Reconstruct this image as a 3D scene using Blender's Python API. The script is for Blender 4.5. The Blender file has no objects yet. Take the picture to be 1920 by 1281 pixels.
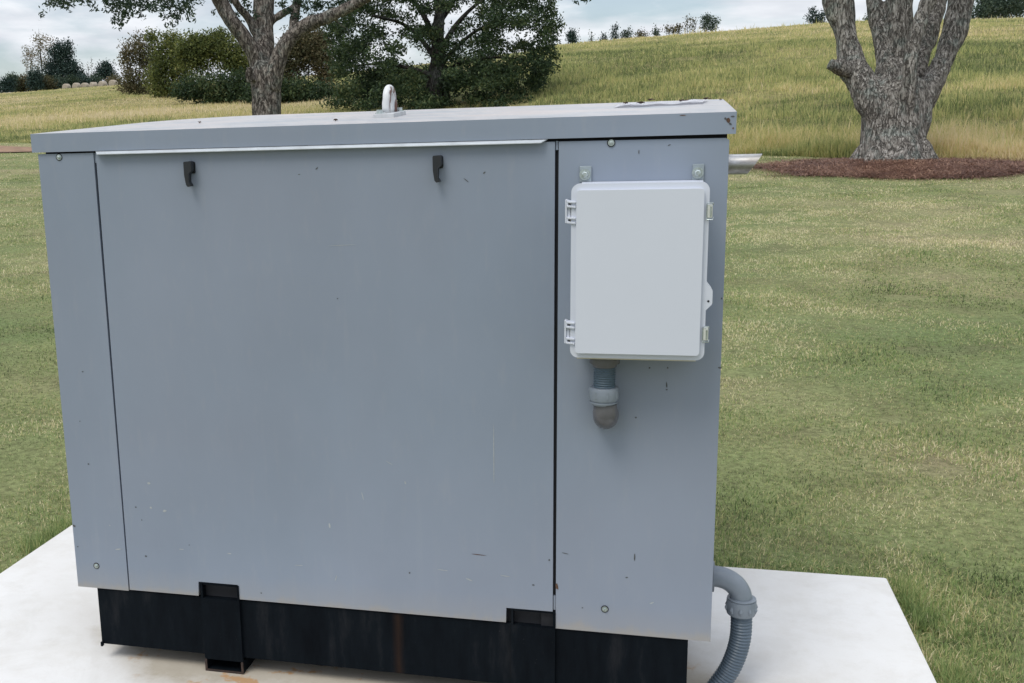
import bpy, bmesh, math, random
import numpy as np
from mathutils import Vector, Matrix, noise

# ------------------------------------------------------------------ camera
sc = bpy.context.scene
COL = sc.collection
CAM = np.array([1.5027, -2.416, 1.3266])
YAW, PITCH, ROLL, FPX, PXC, PYC = 0.2614, -0.2099, -0.0297, 2022.771, -250.03, 37.5
FW = np.array([-math.sin(YAW)*math.cos(PITCH), math.cos(YAW)*math.cos(PITCH), math.sin(PITCH)])
_rt = np.array([math.cos(YAW), math.sin(YAW), 0.0]); _up = np.cross(_rt, FW)
RT = _rt*math.cos(ROLL) + _up*math.sin(ROLL)
UP = -_rt*math.sin(ROLL) + _up*math.cos(ROLL)
cd = bpy.data.cameras.new('camera'); cam = bpy.data.objects.new('camera', cd); COL.objects.link(cam)
cd.sensor_width = 36; cd.sensor_fit = 'HORIZONTAL'; cd.lens = FPX/1920*36
cd.shift_x = -PXC/1920; cd.shift_y = PYC/1920
cd.clip_start = 0.05; cd.clip_end = 5000
M = Matrix(((RT[0], UP[0], -FW[0], CAM[0]), (RT[1], UP[1], -FW[1], CAM[1]), (RT[2], UP[2], -FW[2], CAM[2]), (0, 0, 0, 1)))
cam.matrix_world = M
sc.camera = cam

# ------------------------------------------------------------------ light and sky
sc.view_settings.view_transform = 'Standard'; sc.view_settings.look = 'None'
sc.view_settings.gamma = 1; sc.view_settings.exposure = 0.41
SUN_EL, SUN_AZ = math.radians(58), math.radians(207)   # azimuth from +y clockwise
wd = bpy.data.worlds.new('World'); sc.world = wd; wd.use_nodes = True
nt = wd.node_tree; nt.nodes.clear()
wo = nt.nodes.new('ShaderNodeOutputWorld'); bg = nt.nodes.new('ShaderNodeBackground')
sky = nt.nodes.new('ShaderNodeTexSky'); sky.sky_type = 'NISHITA'; sky.sun_disc = False
sky.sun_elevation = SUN_EL; sky.sun_rotation = SUN_AZ; sky.air_density = 1.0; sky.dust_density = 1.0; sky.ozone_density = 1.5
tc = nt.nodes.new('ShaderNodeTexCoord'); sx = nt.nodes.new('ShaderNodeSeparateXYZ')
nt.links.new(tc.outputs['Generated'], sx.inputs[0])
# cloud layer: direction projected on a high plane
def wm(op, a, b=None):
    n = nt.nodes.new('ShaderNodeMath'); n.operation = op
    for i, v in enumerate((a, b)):
        if v is None: continue
        if isinstance(v, (int, float)): n.inputs[i].default_value = v
        else: nt.links.new(v, n.inputs[i])
    return n.outputs[0]
zz = wm('ADD', wm('MAXIMUM', sx.outputs[2], 0.0), 0.16)
cx_ = wm('DIVIDE', sx.outputs[0], zz); cy_ = wm('DIVIDE', sx.outputs[1], zz)
cv = nt.nodes.new('ShaderNodeCombineXYZ'); nt.links.new(cx_, cv.inputs[0]); nt.links.new(cy_, cv.inputs[1])
n1 = nt.nodes.new('ShaderNodeTexNoise'); n1.inputs['Scale'].default_value = 1.5; n1.inputs['Detail'].default_value = 7; n1.inputs['Roughness'].default_value = 0.55
n1.inputs['Distortion'].default_value = 0.3
nt.links.new(cv.outputs[0], n1.inputs['Vector'])
r1 = nt.nodes.new('ShaderNodeValToRGB'); r1.color_ramp.elements[0].position = 0.36; r1.color_ramp.elements[0].color = (.22, .22, .22, 1); r1.color_ramp.elements[1].position = 0.56
nt.links.new(n1.outputs['Fac'], r1.inputs[0])
n2 = nt.nodes.new('ShaderNodeTexNoise'); n2.inputs['Scale'].default_value = 3.2; n2.inputs['Detail'].default_value = 6
nt.links.new(cv.outputs[0], n2.inputs['Vector'])
r2 = nt.nodes.new('ShaderNodeValToRGB')
r2.color_ramp.elements[0].position = 0.34; r2.color_ramp.elements[0].color = (6.9, 7.25, 7.85, 1)
r2.color_ramp.elements[1].position = 0.62; r2.color_ramp.elements[1].color = (8.7, 9.0, 9.45, 1)
nt.links.new(n2.outputs['Fac'], r2.inputs[0])
mx = nt.nodes.new('ShaderNodeMix'); mx.data_type = 'RGBA'
nt.links.new(r1.outputs[0], mx.inputs['Factor']); nt.links.new(sky.outputs[0], mx.inputs['A']); zs = wm('ADD', wm('MULTIPLY', wm('MAXIMUM', sx.outputs[2], 0.0), 0.85), 0.86)      # cloud deck brightens towards the zenith
vs_ = nt.nodes.new('ShaderNodeVectorMath'); vs_.operation = 'SCALE'; nt.links.new(r2.outputs[0], vs_.inputs[0]); nt.links.new(zs, vs_.inputs['Scale'])
nt.links.new(vs_.outputs[0], mx.inputs['B'])
nt.links.new(mx.outputs['Result'], bg.inputs[0]); bg.inputs[1].default_value = 0.086
nt.links.new(bg.outputs[0], wo.inputs[0])
sl = bpy.data.lights.new('sun', 'SUN'); sl.energy = 1.35; sl.angle = math.radians(26); sl.color = (1.0, 0.95, 0.86)
so = bpy.data.objects.new('sun', sl); COL.objects.link(so)
sd = Vector((math.sin(SUN_AZ)*math.cos(SUN_EL), math.cos(SUN_AZ)*math.cos(SUN_EL), math.sin(SUN_EL)))
so.rotation_euler = sd.to_track_quat('Z', 'Y').to_euler(); so.location = (0, 0, 30)

# ------------------------------------------------------------------ helpers
rng = np.random.default_rng(7)
random.seed(5)
def ray(u, v):
    return FW + RT*(u-960-PXC)/FPX - UP*(v-640.5-PYC)/FPX
def at(u, v, D):                       # point D metres deep along the view, at photo pixel (u, v)
    return CAM + ray(u, v)*D
def tag(o, label=None, cat=None, group=None, kind=None):
    if label: o['label'] = label
    if cat: o['category'] = cat
    if group: o['group'] = group
    if kind: o['kind'] = kind
    return o
def empty(name, loc=(0, 0, 0)):
    o = bpy.data.objects.new(name, None); COL.objects.link(o); o.location = loc; o.empty_display_size = 0.1
    return o
def link(name, me, parent=None, mats=()):
    for m in mats: me.materials.append(m)
    o = bpy.data.objects.new(name, me); COL.objects.link(o)
    if parent:
        o.parent = parent
        loc = Vector((0, 0, 0)); p = parent
        while p: loc += p.location; p = p.parent
        o.location = -loc              # part meshes are written in world coordinates
    return o
def np_mesh(name, V, F, attrs=None, smooth=False, mat_index=None):
    """V (n,3), F (m,k) -> mesh"""
    V = np.asarray(V, np.float32); F = np.asarray(F, np.int32); m, k = F.shape
    me = bpy.data.meshes.new(name)
    me.vertices.add(len(V)); me.vertices.foreach_set('co', V.ravel())
    me.loops.add(m*k); me.loops.foreach_set('vertex_index', F.ravel())
    me.polygons.add(m); me.polygons.foreach_set('loop_start', np.arange(m, dtype=np.int32)*k)
    me.polygons.foreach_set('loop_total', np.full(m, k, np.int32))
    if smooth: me.polygons.foreach_set('use_smooth', np.ones(m, bool))
    if mat_index is not None: me.polygons.foreach_set('material_index', mat_index.astype(np.int32))
    me.update(calc_edges=True)
    for an, av in (attrs or {}).items():
        a = me.attributes.new(an, 'FLOAT', 'POINT'); a.data.foreach_set('value', np.asarray(av, np.float32))
    return me
def bm_obj(name, bm, mat, parent=None, smooth=False, bevel=0, seg=2, autos=None):
    if bevel:
        bmesh.ops.bevel(bm, geom=[e for e in bm.edges if len(e.link_faces) == 2 and e.calc_face_angle(0) > 0.6], offset=bevel, segments=seg, affect='EDGES', profile=0.6)
    bmesh.ops.recalc_face_normals(bm, faces=bm.faces)
    me = bpy.data.meshes.new(name); bm.to_mesh(me); bm.free()
    if smooth:
        me.polygons.foreach_set('use_smooth', np.ones(len(me.polygons), bool))
        if autos is not None:
            me.set_sharp_from_angle(angle=autos)
    mats = mat if isinstance(mat, (list, tuple)) else [mat]
    return link(name, me, parent, mats)
def box(bm, a, b, mi=0):
    r = bmesh.ops.create_cube(bm, size=1)
    c = [(a[i]+b[i])/2 for i in range(3)]; s = [abs(b[i]-a[i]) for i in range(3)]
    for v in r['verts']: v.co = Vector([c[i]+v.co[i]*s[i] for i in range(3)])
    for f in {f for v in r['verts'] for f in v.link_faces}: f.material_index = mi
    return r['verts']
def prism(bm, pts, y0, y1):
    """outline of (x,z) pairs extruded from y0 to y1"""
    a = [bm.verts.new((p[0], y0, p[1])) for p in pts]; b = [bm.verts.new((p[0], y1, p[1])) for p in pts]
    bm.faces.new(a); bm.faces.new(b[::-1]); n = len(pts)
    for i in range(n): bm.faces.new((a[i], a[(i+1) % n], b[(i+1) % n], b[i]))
    return a+b
def rrect(x0, z0, x1, z1, r, n=5):
    out = []
    for cx, cz, a0 in ((x1-r, z1-r, 0), (x0+r, z1-r, 90), (x0+r, z0+r, 180), (x1-r, z0+r, 270)):
        for i in range(n+1):
            a = math.radians(a0+90*i/n); out.append((cx+r*math.cos(a), cz+r*math.sin(a)))
    return out
def tube_pts(P, R, n=16, cap=True):
    """rings along polyline P with radii R -> verts, quad faces (caps as fans of quads collapsed)"""
    P = [Vector(p) for p in P]; V = []; F = []
    ref = None
    for i, p in enumerate(P):
        t = (P[min(i+1, len(P)-1)]-P[max(i-1, 0)]).normalized()
        if ref is None:
            ref = t.orthogonal().normalized()
        ref = (ref - t*ref.dot(t)).normalized(); b = t.cross(ref)
        for k in range(n):
            a = 2*math.pi*k/n; V.append(p + (ref*math.cos(a)+b*math.sin(a))*R[i])
    for i in range(len(P)-1):
        for k in range(n): F.append((i*n+k, i*n+(k+1) % n, (i+1)*n+(k+1) % n, (i+1)*n+k))
    return V, F
def add_tube(bm, P, R, n=16, cap=True):
    if isinstance(R, (int, float)): R = [R]*len(P)
    V, F = tube_pts(P, R, n)
    vs = [bm.verts.new(v) for v in V]
    for f in F: bm.faces.new([vs[i] for i in f])
    if cap:
        bm.faces.new(vs[:n][::-1]); bm.faces.new(vs[-n:])
    return vs
def smooth_path(P, n=8):
    P = [np.array(p, float) for p in P]
    Q = [2*P[0]-P[1]] + P + [2*P[-1]-P[-2]]; out = []
    for i in range(1, len(Q)-2):
        a, b, c, d = Q[i-1:i+3]
        for k in range(n):
            t = k/n; out.append(0.5*((2*b)+(-a+c)*t+(2*a-5*b+4*c-d)*t*t+(-a+3*b-3*c+d)*t**3))
    out.append(P[-1]); return out

# ------------------------------------------------------------------ materials
def mat(name):
    m = bpy.data.materials.new(name); m.use_nodes = True; t = m.node_tree
    return m, t, t.nodes['Principled BSDF']
def N(t, kind, **kw):
    n = t.nodes.new(kind)
    for k, v in kw.items():
        if k in ('operation', 'blend_type', 'data_type', 'attribute_name', 'feature', 'noise_dimensions', 'musgrave_type', 'distance'): setattr(n, k, v)
        else: n.inputs[k.replace('_', ' ')].default_value = v
    return n
def ramp(t, src, stops):
    r = t.nodes.new('ShaderNodeValToRGB'); e = r.color_ramp.elements
    while len(e) > 1: e.remove(e[-1])
    e[0].position = stops[0][0]; e[0].color = (*stops[0][1], 1)
    for p, c in stops[1:]:
        x = e.new(p); x.color = (*c, 1)
    t.links.new(src, r.inputs[0]); return r.outputs[0]
def g(v): return (v, v, v)
def tnoise(t, scale, detail=5, rough=0.55, vec=None, stretch=None, dist=0):
    n = N(t, 'ShaderNodeTexNoise', Scale=scale, Detail=detail, Roughness=rough, Distortion=dist)
    if vec is None:
        c = t.nodes.new('ShaderNodeTexCoord'); vec = c.outputs['Object']
    if stretch:
        mp = t.nodes.new('ShaderNodeMapping'); mp.inputs['Scale'].default_value = stretch
        t.links.new(vec, mp.inputs['Vector']); vec = mp.outputs[0]
    t.links.new(vec, n.inputs['Vector']); return n.outputs['Fac']
def mixc(t, f, a, b, blend='MIX'):
    m = t.nodes.new('ShaderNodeMix'); m.data_type = 'RGBA'; m.blend_type = blend
    for s, v in (('Factor', f), ('A', a), ('B', b)):
        if isinstance(v, (int, float)): m.inputs[s].default_value = v
        elif isinstance(v, tuple): m.inputs[s].default_value = (*v, 1)
        else: t.links.new(v, m.inputs[s])
    return m.outputs['Result']
def bump(t, p, h, strength, dist):
    b = N(t, 'ShaderNodeBump', Strength=strength, Distance=dist); t.links.new(h, b.inputs['Height'])
    t.links.new(b.outputs[0], p.inputs['Normal'])

def paint_mat(name, base, rough=0.38, chips=0.0, mottling=0.06):
    m, t, p = mat(name)
    a = tnoise(t, 2.2, 5, 0.6, stretch=(1, 1, .6)); b = tnoise(t, 38, 3, 0.6, stretch=(1, 1, .25))
    lo = tuple(c*(1-mottling) for c in base); hi = tuple(c*(1+mottling) for c in base)
    c = ramp(t, a, [(.3, lo), (.7, hi)])
    dust = ramp(t, b, [(.55, g(0)), (.8, g(.10))])
    c = mixc(t, dust, c, (.42, .40, .37))
    wm_ = tnoise(t, 1.1, 3, .5); c = mixc(t, ramp(t, wm_, [(.42, g(0)), (.62, g(.20))]), c, (base[0]*1.20, base[1]*1.02, base[2]*.98))  # soft warm reflections painted in as a broad tint
    # rain-splashed dirt along the bottom edge and faint run marks
    tcn = t.nodes.new('ShaderNodeTexCoord'); sep = t.nodes.new('ShaderNodeSeparateXYZ'); t.links.new(tcn.outputs['Object'], sep.inputs[0])
    zz2 = N(t, 'ShaderNodeMath', operation='MULTIPLY_ADD'); t.links.new(tnoise(t, 14, 5, .7, stretch=(1, 1, .4)), zz2.inputs[0]); zz2.inputs[1].default_value = -.07; t.links.new(sep.outputs[2], zz2.inputs[2])
    c = mixc(t, ramp(t, zz2.outputs[0], [(.118, g(.55)), (.135, g(.18)), (.19, g(0))]), c, (.34, .30, .24))
    rn_ = tnoise(t, 24, 4, .6, stretch=(1, 1, .045)); c = mixc(t, ramp(t, rn_, [(.62, g(0)), (.80, g(.08))]), c, (.40, .42, .43))
    # small chips down to primer, scattered
    sp = tnoise(t, 55, 2, 0.5); msk = ramp(t, sp, [(.835, g(0)), (.84, g(1))])
    c = mixc(t, msk, c, (.05, .045, .04))
    t.links.new(c, p.inputs['Base Color'])
    rr = ramp(t, a, [(.3, g(rough-.05)), (.7, g(rough+.08))]); t.links.new(rr, p.inputs['Roughness'])
    p.inputs['IOR'].default_value = 1.5
    wav = tnoise(t, 1.3, 2, 0.4); bump(t, p, wav, 0.25, 0.02)
    return m
M_PAINT = paint_mat('grey_paint', (.222, .263, .332))
def roof_mat():
    m, t, p = mat('weathered_skylit_roof_paint')
    a = tnoise(t, 3.0, 6, 0.65, stretch=(1, 2.2, 1)); b = tnoise(t, 22, 5, .7, stretch=(1, 1.5, 1))
    c = ramp(t, a, [(.32, (.27, .31, .35)), (.5, (.40, .40, .41)), (.66, (.47, .43, .42))])  # pale tones hold the sky's sheen as well as the weathering
    c = mixc(t, ramp(t, b, [(.5, g(0)), (.75, g(.7))]), c, (.60, .56, .54))
    sp = tnoise(t, 70, 2, .5, stretch=(1, 1, 1)); c = mixc(t, ramp(t, sp, [(.76, g(0)), (.78, g(1))]), c, (.16, .10, .07))
    t.links.new(c, p.inputs['Base Color'])
    t.links.new(ramp(t, b, [(.3, g(.30)), (.7, g(.55))]), p.inputs['Roughness'])
    return m
M_ROOF = roof_mat()
def simple(name, c, rough=.5, metal=0, var=.12, scale=20, bs=0, bd=.001):
    m, t, p = mat(name)
    a = tnoise(t, scale, 5, .6)
    t.links.new(ramp(t, a, [(.3, tuple(x*(1-var) for x in c)), (.7, tuple(x*(1+var) for x in c))]), p.inputs['Base Color'])
    p.inputs['Roughness'].default_value = rough; p.inputs['Metallic'].default_value = metal
    if bs: bump(t, p, tnoise(t, scale*4, 4, .6), bs, bd)
    return m
M_DARK = simple('dark_cavity_metal', (.010, .011, .015), .8)
M_EDGE = simple('bright_edge_metal', (.52, .56, .60), .38, .15)
M_LATCH = simple('black_plastic', (.012, .014, .018), .42)
M_ZINC = simple('zinc_plated_steel', (.50, .56, .57), .32, .9, .25, 160)
M_BRACKET = simple('galvanised_steel', (.30, .35, .39), .4, .3, .15, 40)
M_STEEL = None
def exhaust_mat():
    m, t, p = mat('weathered_stainless_steel')
    a = tnoise(t, 26, 6, .7, stretch=(.35, 1, 1))
    c = ramp(t, a, [(.3, (.16, .14, .12)), (.5, (.36, .35, .34)), (.7, (.60, .60, .60))])
    t.links.new(c, p.inputs['Base Color']); p.inputs['Metallic'].default_value = .85
    t.links.new(ramp(t, a, [(.3, g(.55)), (.7, g(.25))]), p.inputs['Roughness']); return m
M_STEEL = exhaust_mat()
M_PRIMER = simple('rusty_primer', (.10, .055, .035), .8, 0, .4, 90)
M_SCUFF = simple('pale_scuff', (.36, .38, .39), .6, 0, .2, 90)
M_SCRATCH = simple('dark_scratch', (.07, .075, .08), .6, 0, .3, 90)
M_ENC = simple('white_polycarbonate', (.570, .603, .680), .42, 0, .015, 3)
M_ENC2 = simple('cream_gasket_rim', (.62, .58, .48), .5, 0, .05, 30)
M_LATCHW = simple('ivory_latch', (.60, .62, .58), .45, .2, .05, 30)
M_PVC = simple('grey_pvc', (.19, .222, .262), .38, 0, .08, 30, .1, .0005)
M_PVC2 = simple('dull_elbow_pvc', (.112, .112, .122), .24, 0, .12, 22)
M_HOSE = simple('blue_grey_hose', (.088, .122, .160), .40, 0, .08, 25)
M_HOSE2 = simple('dark_teal_hose', (.062, .098, .130), .42, 0, .08, 25)
def skid_mat():
    m, t, p = mat('black_skid_paint')
    a = tnoise(t, 10, 7, .7, stretch=(1.6, 1, .35)); s = tnoise(t, 160, 3, .6)
    c = ramp(t, a, [(.3, (.0025, .0036, .0055)), (.55, (.005, .0075, .0105)), (.75, (.018, .019, .022))])
    c = mixc(t, ramp(t, s, [(.70, g(0)), (.76, g(.25))]), c, (.10, .10, .10))
    # one rust run below the door seam
    tcn = t.nodes.new('ShaderNodeTexCoord'); sep = t.nodes.new('ShaderNodeSeparateXYZ'); t.links.new(tcn.outputs['Object'], sep.inputs[0])
    d = N(t, 'ShaderNodeMath', operation='SUBTRACT'); t.links.new(sep.outputs[0], d.inputs[0]); d.inputs[1].default_value = .885
    ab = N(t, 'ShaderNodeMath', operation='ABSOLUTE'); t.links.new(d.outputs[0], ab.inputs[0])
    wn = tnoise(t, 30, 4, .7, stretch=(1, 1, .2)); ad = N(t, 'ShaderNodeMath', operation='MULTIPLY_ADD'); t.links.new(wn, ad.inputs[0]); ad.inputs[1].default_value = .022
    t.links.new(ab.outputs[0], ad.inputs[2])
    rm = ramp(t, ad.outputs[0], [(.008, g(.6)), (.028, g(0))])
    c = mixc(t, rm, c, (.040, .022, .014))
    t.links.new(c, p.inputs['Base Color']); p.inputs['Roughness'].default_value = .6; p.inputs['Specular IOR Level'].default_value = .05
    bump(t, p, a, .3, .003); return m
M_SKID = skid_mat()
M_RUST = simple('rusty_black_steel', (.035, .022, .018), .7, 0, .6, 60)
def concrete_mat():
    m, t, p = mat('pale_concrete')
    a = tnoise(t, 1.6, 6, .6); b = tnoise(t, 9, 6, .7); f = tnoise(t, 180, 3, .7)
    c = ramp(t, a, [(.3, (.57, .555, .535)), (.5, (.635, .63, .62)), (.7, (.69, .69, .69))])
    c = mixc(t, ramp(t, b, [(.45, g(0)), (.75, g(.38))]), c, (.47, .44, .39))
    c = mixc(t, ramp(t, f, [(.60, g(0)), (.78, g(.35))]), c, (.40, .38, .35))
    c = mixc(t, ramp(t, tnoise(t, 3.3, 6, .7, dist=1.2), [(.52, g(0)), (.64, g(.30))]), c, (.52, .51, .49))
    # brown staining along the skid, with its contact shadow painted into the colour
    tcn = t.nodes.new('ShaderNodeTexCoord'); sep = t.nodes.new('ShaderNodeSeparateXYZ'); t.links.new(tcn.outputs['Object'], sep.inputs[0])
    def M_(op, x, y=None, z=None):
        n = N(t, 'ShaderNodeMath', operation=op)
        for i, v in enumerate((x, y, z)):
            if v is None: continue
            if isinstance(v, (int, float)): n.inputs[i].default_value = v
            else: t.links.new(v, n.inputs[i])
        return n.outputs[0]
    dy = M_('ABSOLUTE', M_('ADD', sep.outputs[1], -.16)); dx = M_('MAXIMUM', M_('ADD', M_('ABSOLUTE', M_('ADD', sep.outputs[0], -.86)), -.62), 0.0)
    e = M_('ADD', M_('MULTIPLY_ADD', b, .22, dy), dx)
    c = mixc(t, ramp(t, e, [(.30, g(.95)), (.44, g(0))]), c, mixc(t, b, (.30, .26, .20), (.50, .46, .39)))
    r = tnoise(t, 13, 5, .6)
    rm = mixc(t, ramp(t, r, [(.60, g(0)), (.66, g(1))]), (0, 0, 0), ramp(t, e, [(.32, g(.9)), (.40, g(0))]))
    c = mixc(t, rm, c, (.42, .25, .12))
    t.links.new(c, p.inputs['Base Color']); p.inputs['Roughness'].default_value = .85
    bump(t, p, f, .15, .002); return m
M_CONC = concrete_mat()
M_SOIL = simple('bare_soil', (.24, .15, .095), .95, 0, .35, 3, .5, .02)

def leafy(name, stops, trans=.35, big=.25):
    """per-leaf colour from the leaf's own random value, patches from noise"""
    m, t, p = mat(name)
    a = t.nodes.new('ShaderNodeAttribute'); a.attribute_name = 'rnd'
    n = tnoise(t, big, 4, .6)
    s = N(t, 'ShaderNodeMath', operation='MULTIPLY_ADD'); t.links.new(n, s.inputs[0]); s.inputs[1].default_value = 1.5; s.inputs[2].default_value = -.75
    s2 = N(t, 'ShaderNodeMath', operation='MULTIPLY_ADD'); t.links.new(a.outputs['Fac'], s2.inputs[0]); s2.inputs[1].default_value = .75; s2.inputs[2].default_value = .125
    s3 = N(t, 'ShaderNodeMath', operation='ADD'); t.links.new(s.outputs[0], s3.inputs[0]); t.links.new(s2.outputs[0], s3.inputs[1]); s3.use_clamp = True
    c = ramp(t, s3.outputs[0], stops)
    t.links.new(c, p.inputs['Base Color']); p.inputs['Roughness'].default_value = .6
    p.inputs['Specular IOR Level'].default_value = .25
    tr = t.nodes.new('ShaderNodeBsdfTranslucent'); t.links.new(c, tr.inputs[0])
    ms = t.nodes.new('ShaderNodeMixShader'); ms.inputs[0].default_value = trans
    t.links.new(p.outputs[0], ms.inputs[1]); t.links.new(tr.outputs[0], ms.inputs[2])
    t.links.new(ms.outputs[0], t.nodes['Material Output'].inputs[0]); return m
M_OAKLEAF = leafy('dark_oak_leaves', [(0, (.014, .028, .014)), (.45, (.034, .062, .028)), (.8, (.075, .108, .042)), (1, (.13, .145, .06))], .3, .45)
M_OAKLEAF2 = leafy('front_tree_leaves', [(0, (.016, .034, .022)), (.6, (.035, .062, .038)), (1, (.085, .11, .06))], .3, .5)
M_THICKET = leafy('olive_thicket_leaves', [(0, (.045, .062, .022)), (.4, (.105, .135, .040)), (.75, (.21, .225, .066)), (1, (.27, .21, .09))], .4, .22)
M_BRUSH = leafy('brown_brush_leaves', [(0, (.040, .048, .024)), (.5, (.095, .095, .045)), (1, (.19, .150, .085))], .4, .25)
M_CEDAR = leafy('blue_green_cedar', [(0, (.012, .030, .026)), (.6, (.026, .052, .044)), (1, (.055, .085, .065))], .15, .3)
M_PALE = leafy('pale_autumn_leaves', [(0, (.09, .11, .06)), (.5, (.20, .18, .11)), (1, (.30, .19, .14))], .35, .3)
M_FARGREEN = leafy('far_green_leaves', [(0, (.030, .055, .042)), (.5, (.062, .095, .066)), (1, (.12, .15, .095))], .25, .2)
M_LAWNB = leafy('lawn_blades', [(0, (.075, .100, .045)), (.25, (.180, .265, .095)), (.52, (.31, .390, .150)), (.74, (.46, .46, .21)), (.89, (.62, .53, .30)), (1, (.80, .72, .48))], .36, .9)
M_TALLB = leafy('tall_grass_blades', [(0, (.12, .155, .065)), (.2, (.30, .345, .13)), (.42, (.48, .475, .19)), (.65, (.65, .565, .27)), (.85, (.76, .63, .37)), (1, (.80, .68, .46))], .42, .05)
M_STRAW = leafy('pine_straw', [(0, (.11, .060, .046)), (.5, (.24, .135, .10)), (1, (.42, .27, .19))], .2, 1.6)

def lawn_ground():
    m, t, p = mat('lawn_thatch')
    a = tnoise(t, .35, 5, .6); b = tnoise(t, 2.2, 6, .7); f = tnoise(t, 30, 5, .8)
    c = ramp(t, a, [(.35, (.20, .26, .11)), (.5, (.28, .31, .14)), (.68, (.42, .37, .22))])
    c = mixc(t, ramp(t, b, [(.45, g(0)), (.75, g(.6))]), c, (.17, .13, .085))
    c = mixc(t, ramp(t, f, [(.35, g(.75)), (.6, g(0))]), c, (.07, .075, .035))
    t.links.new(c, p.inputs['Base Color']); p.inputs['Roughness'].default_value = .95
    p.inputs['Specular IOR Level'].default_value = .1
    bump(t, p, f, .8, .03); return m
def field_ground():
    m, t, p = mat('rough_field_grass')
    a = tnoise(t, .045, 6, .62); b = tnoise(t, .6, 6, .75); f = tnoise(t, 5, 5, .8)
    c = ramp(t, a, [(.36, (.25, .285, .11)), (.5, (.38, .36, .15)), (.64, (.50, .42, .22))])
    c = mixc(t, ramp(t, b, [(.42, g(.5)), (.62, g(0))]), c, (.11, .10, .045))
    c = mixc(t, ramp(t, f, [(.3, g(.6)), (.6, g(0))]), c, (.07, .07, .03))
    t.links.new(c, p.inputs['Base Color']); p.inputs['Roughness'].default_value = .95
    p.inputs['Specular IOR Level'].default_value = .1
    bump(t, p, f, .8, .3); return m
M_LAWN = lawn_ground(); M_FIELD = field_ground()
def bark_mat(name, lo, mid, hi, scale=9, lichen=.5):
    m, t, p = mat(name)
    tcn = t.nodes.new('ShaderNodeTexCoord'); mp = t.nodes.new('ShaderNodeMapping'); mp.inputs['Scale'].default_value = (1, 1, .30)
    t.links.new(tcn.outputs['Object'], mp.inputs['Vector'])
    no = N(t, 'ShaderNodeTexNoise', Scale=scale*2.4, Detail=8, Roughness=.72); t.links.new(mp.outputs[0], no.inputs['Vector'])
    no2 = N(t, 'ShaderNodeTexNoise', Scale=scale*.35, Detail=5, Roughness=.6); t.links.new(tcn.outputs['Object'], no2.inputs['Vector'])
    # furrows between plates: ridged noise, stretched up the stem
    no3 = N(t, 'ShaderNodeTexNoise', Scale=scale*1.25, Detail=3, Roughness=.6, Distortion=.6); t.links.new(mp.outputs[0], no3.inputs['Vector'])
    rd = N(t, 'ShaderNodeMath', operation='SUBTRACT'); t.links.new(no3.outputs['Fac'], rd.inputs[0]); rd.inputs[1].default_value = .5
    rd2 = N(t, 'ShaderNodeMath', operation='ABSOLUTE'); t.links.new(rd.outputs[0], rd2.inputs[0])
    cr = ramp(t, rd2.outputs[0], [(.0, g(0)), (.045, g(1))])
    c = ramp(t, no.outputs['Fac'], [(.34, tuple(x*.55 for x in lo)), (.44, lo), (.54, mid), (.66, hi)])
    c = mixc(t, cr, tuple(x*.55 for x in lo), c)
    li = ramp(t, no2.outputs['Fac'], [(.5, g(0)), (.62, g(lichen))])
    c = mixc(t, li, c, mixc(t, ramp(t, no.outputs['Fac'], [(.40, g(0)), (.62, g(1))]), (.055, .075, .07), (.36, .41, .38)))
    t.links.new(c, p.inputs['Base Color']); p.inputs['Roughness'].default_value = .9; p.inputs['Specular IOR Level'].default_value = .15
    h = N(t, 'ShaderNodeMath', operation='MULTIPLY_ADD'); t.links.new(no.outputs['Fac'], h.inputs[0]); h.inputs[1].default_value = 1.2; t.links.new(cr, h.inputs[2])
    bump(t, p, h.outputs[0], 1.0, .035); return m
M_BARK_R = bark_mat('lichened_grey_bark', (.18, .165, .15), (.33, .31, .285), (.56, .54, .51), 12, .6)
M_BARK_L = bark_mat('brown_grey_bark', (.10, .085, .075), (.21, .185, .165), (.38, .34, .30), 10, .35)
M_BARK_D = bark_mat('dark_bark', (.02, .018, .016), (.045, .040, .036), (.09, .08, .07), 5, .2)
M_HAY = simple('weathered_hay', (.36, .31, .25), .95, 0, .3, 6, .6, .05)
M_PAPER = simple('white_plastic_film', (.80, .81, .85), .7, 0, .03, 10)
M_DEAD = simple('dead_leaf_brown', (.055, .032, .020), .8, 0, .4, 40)
M_CONCDIRT = simple('damp_edge_soil', (.07, .05, .035), .95, 0, .4, 10)

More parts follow.
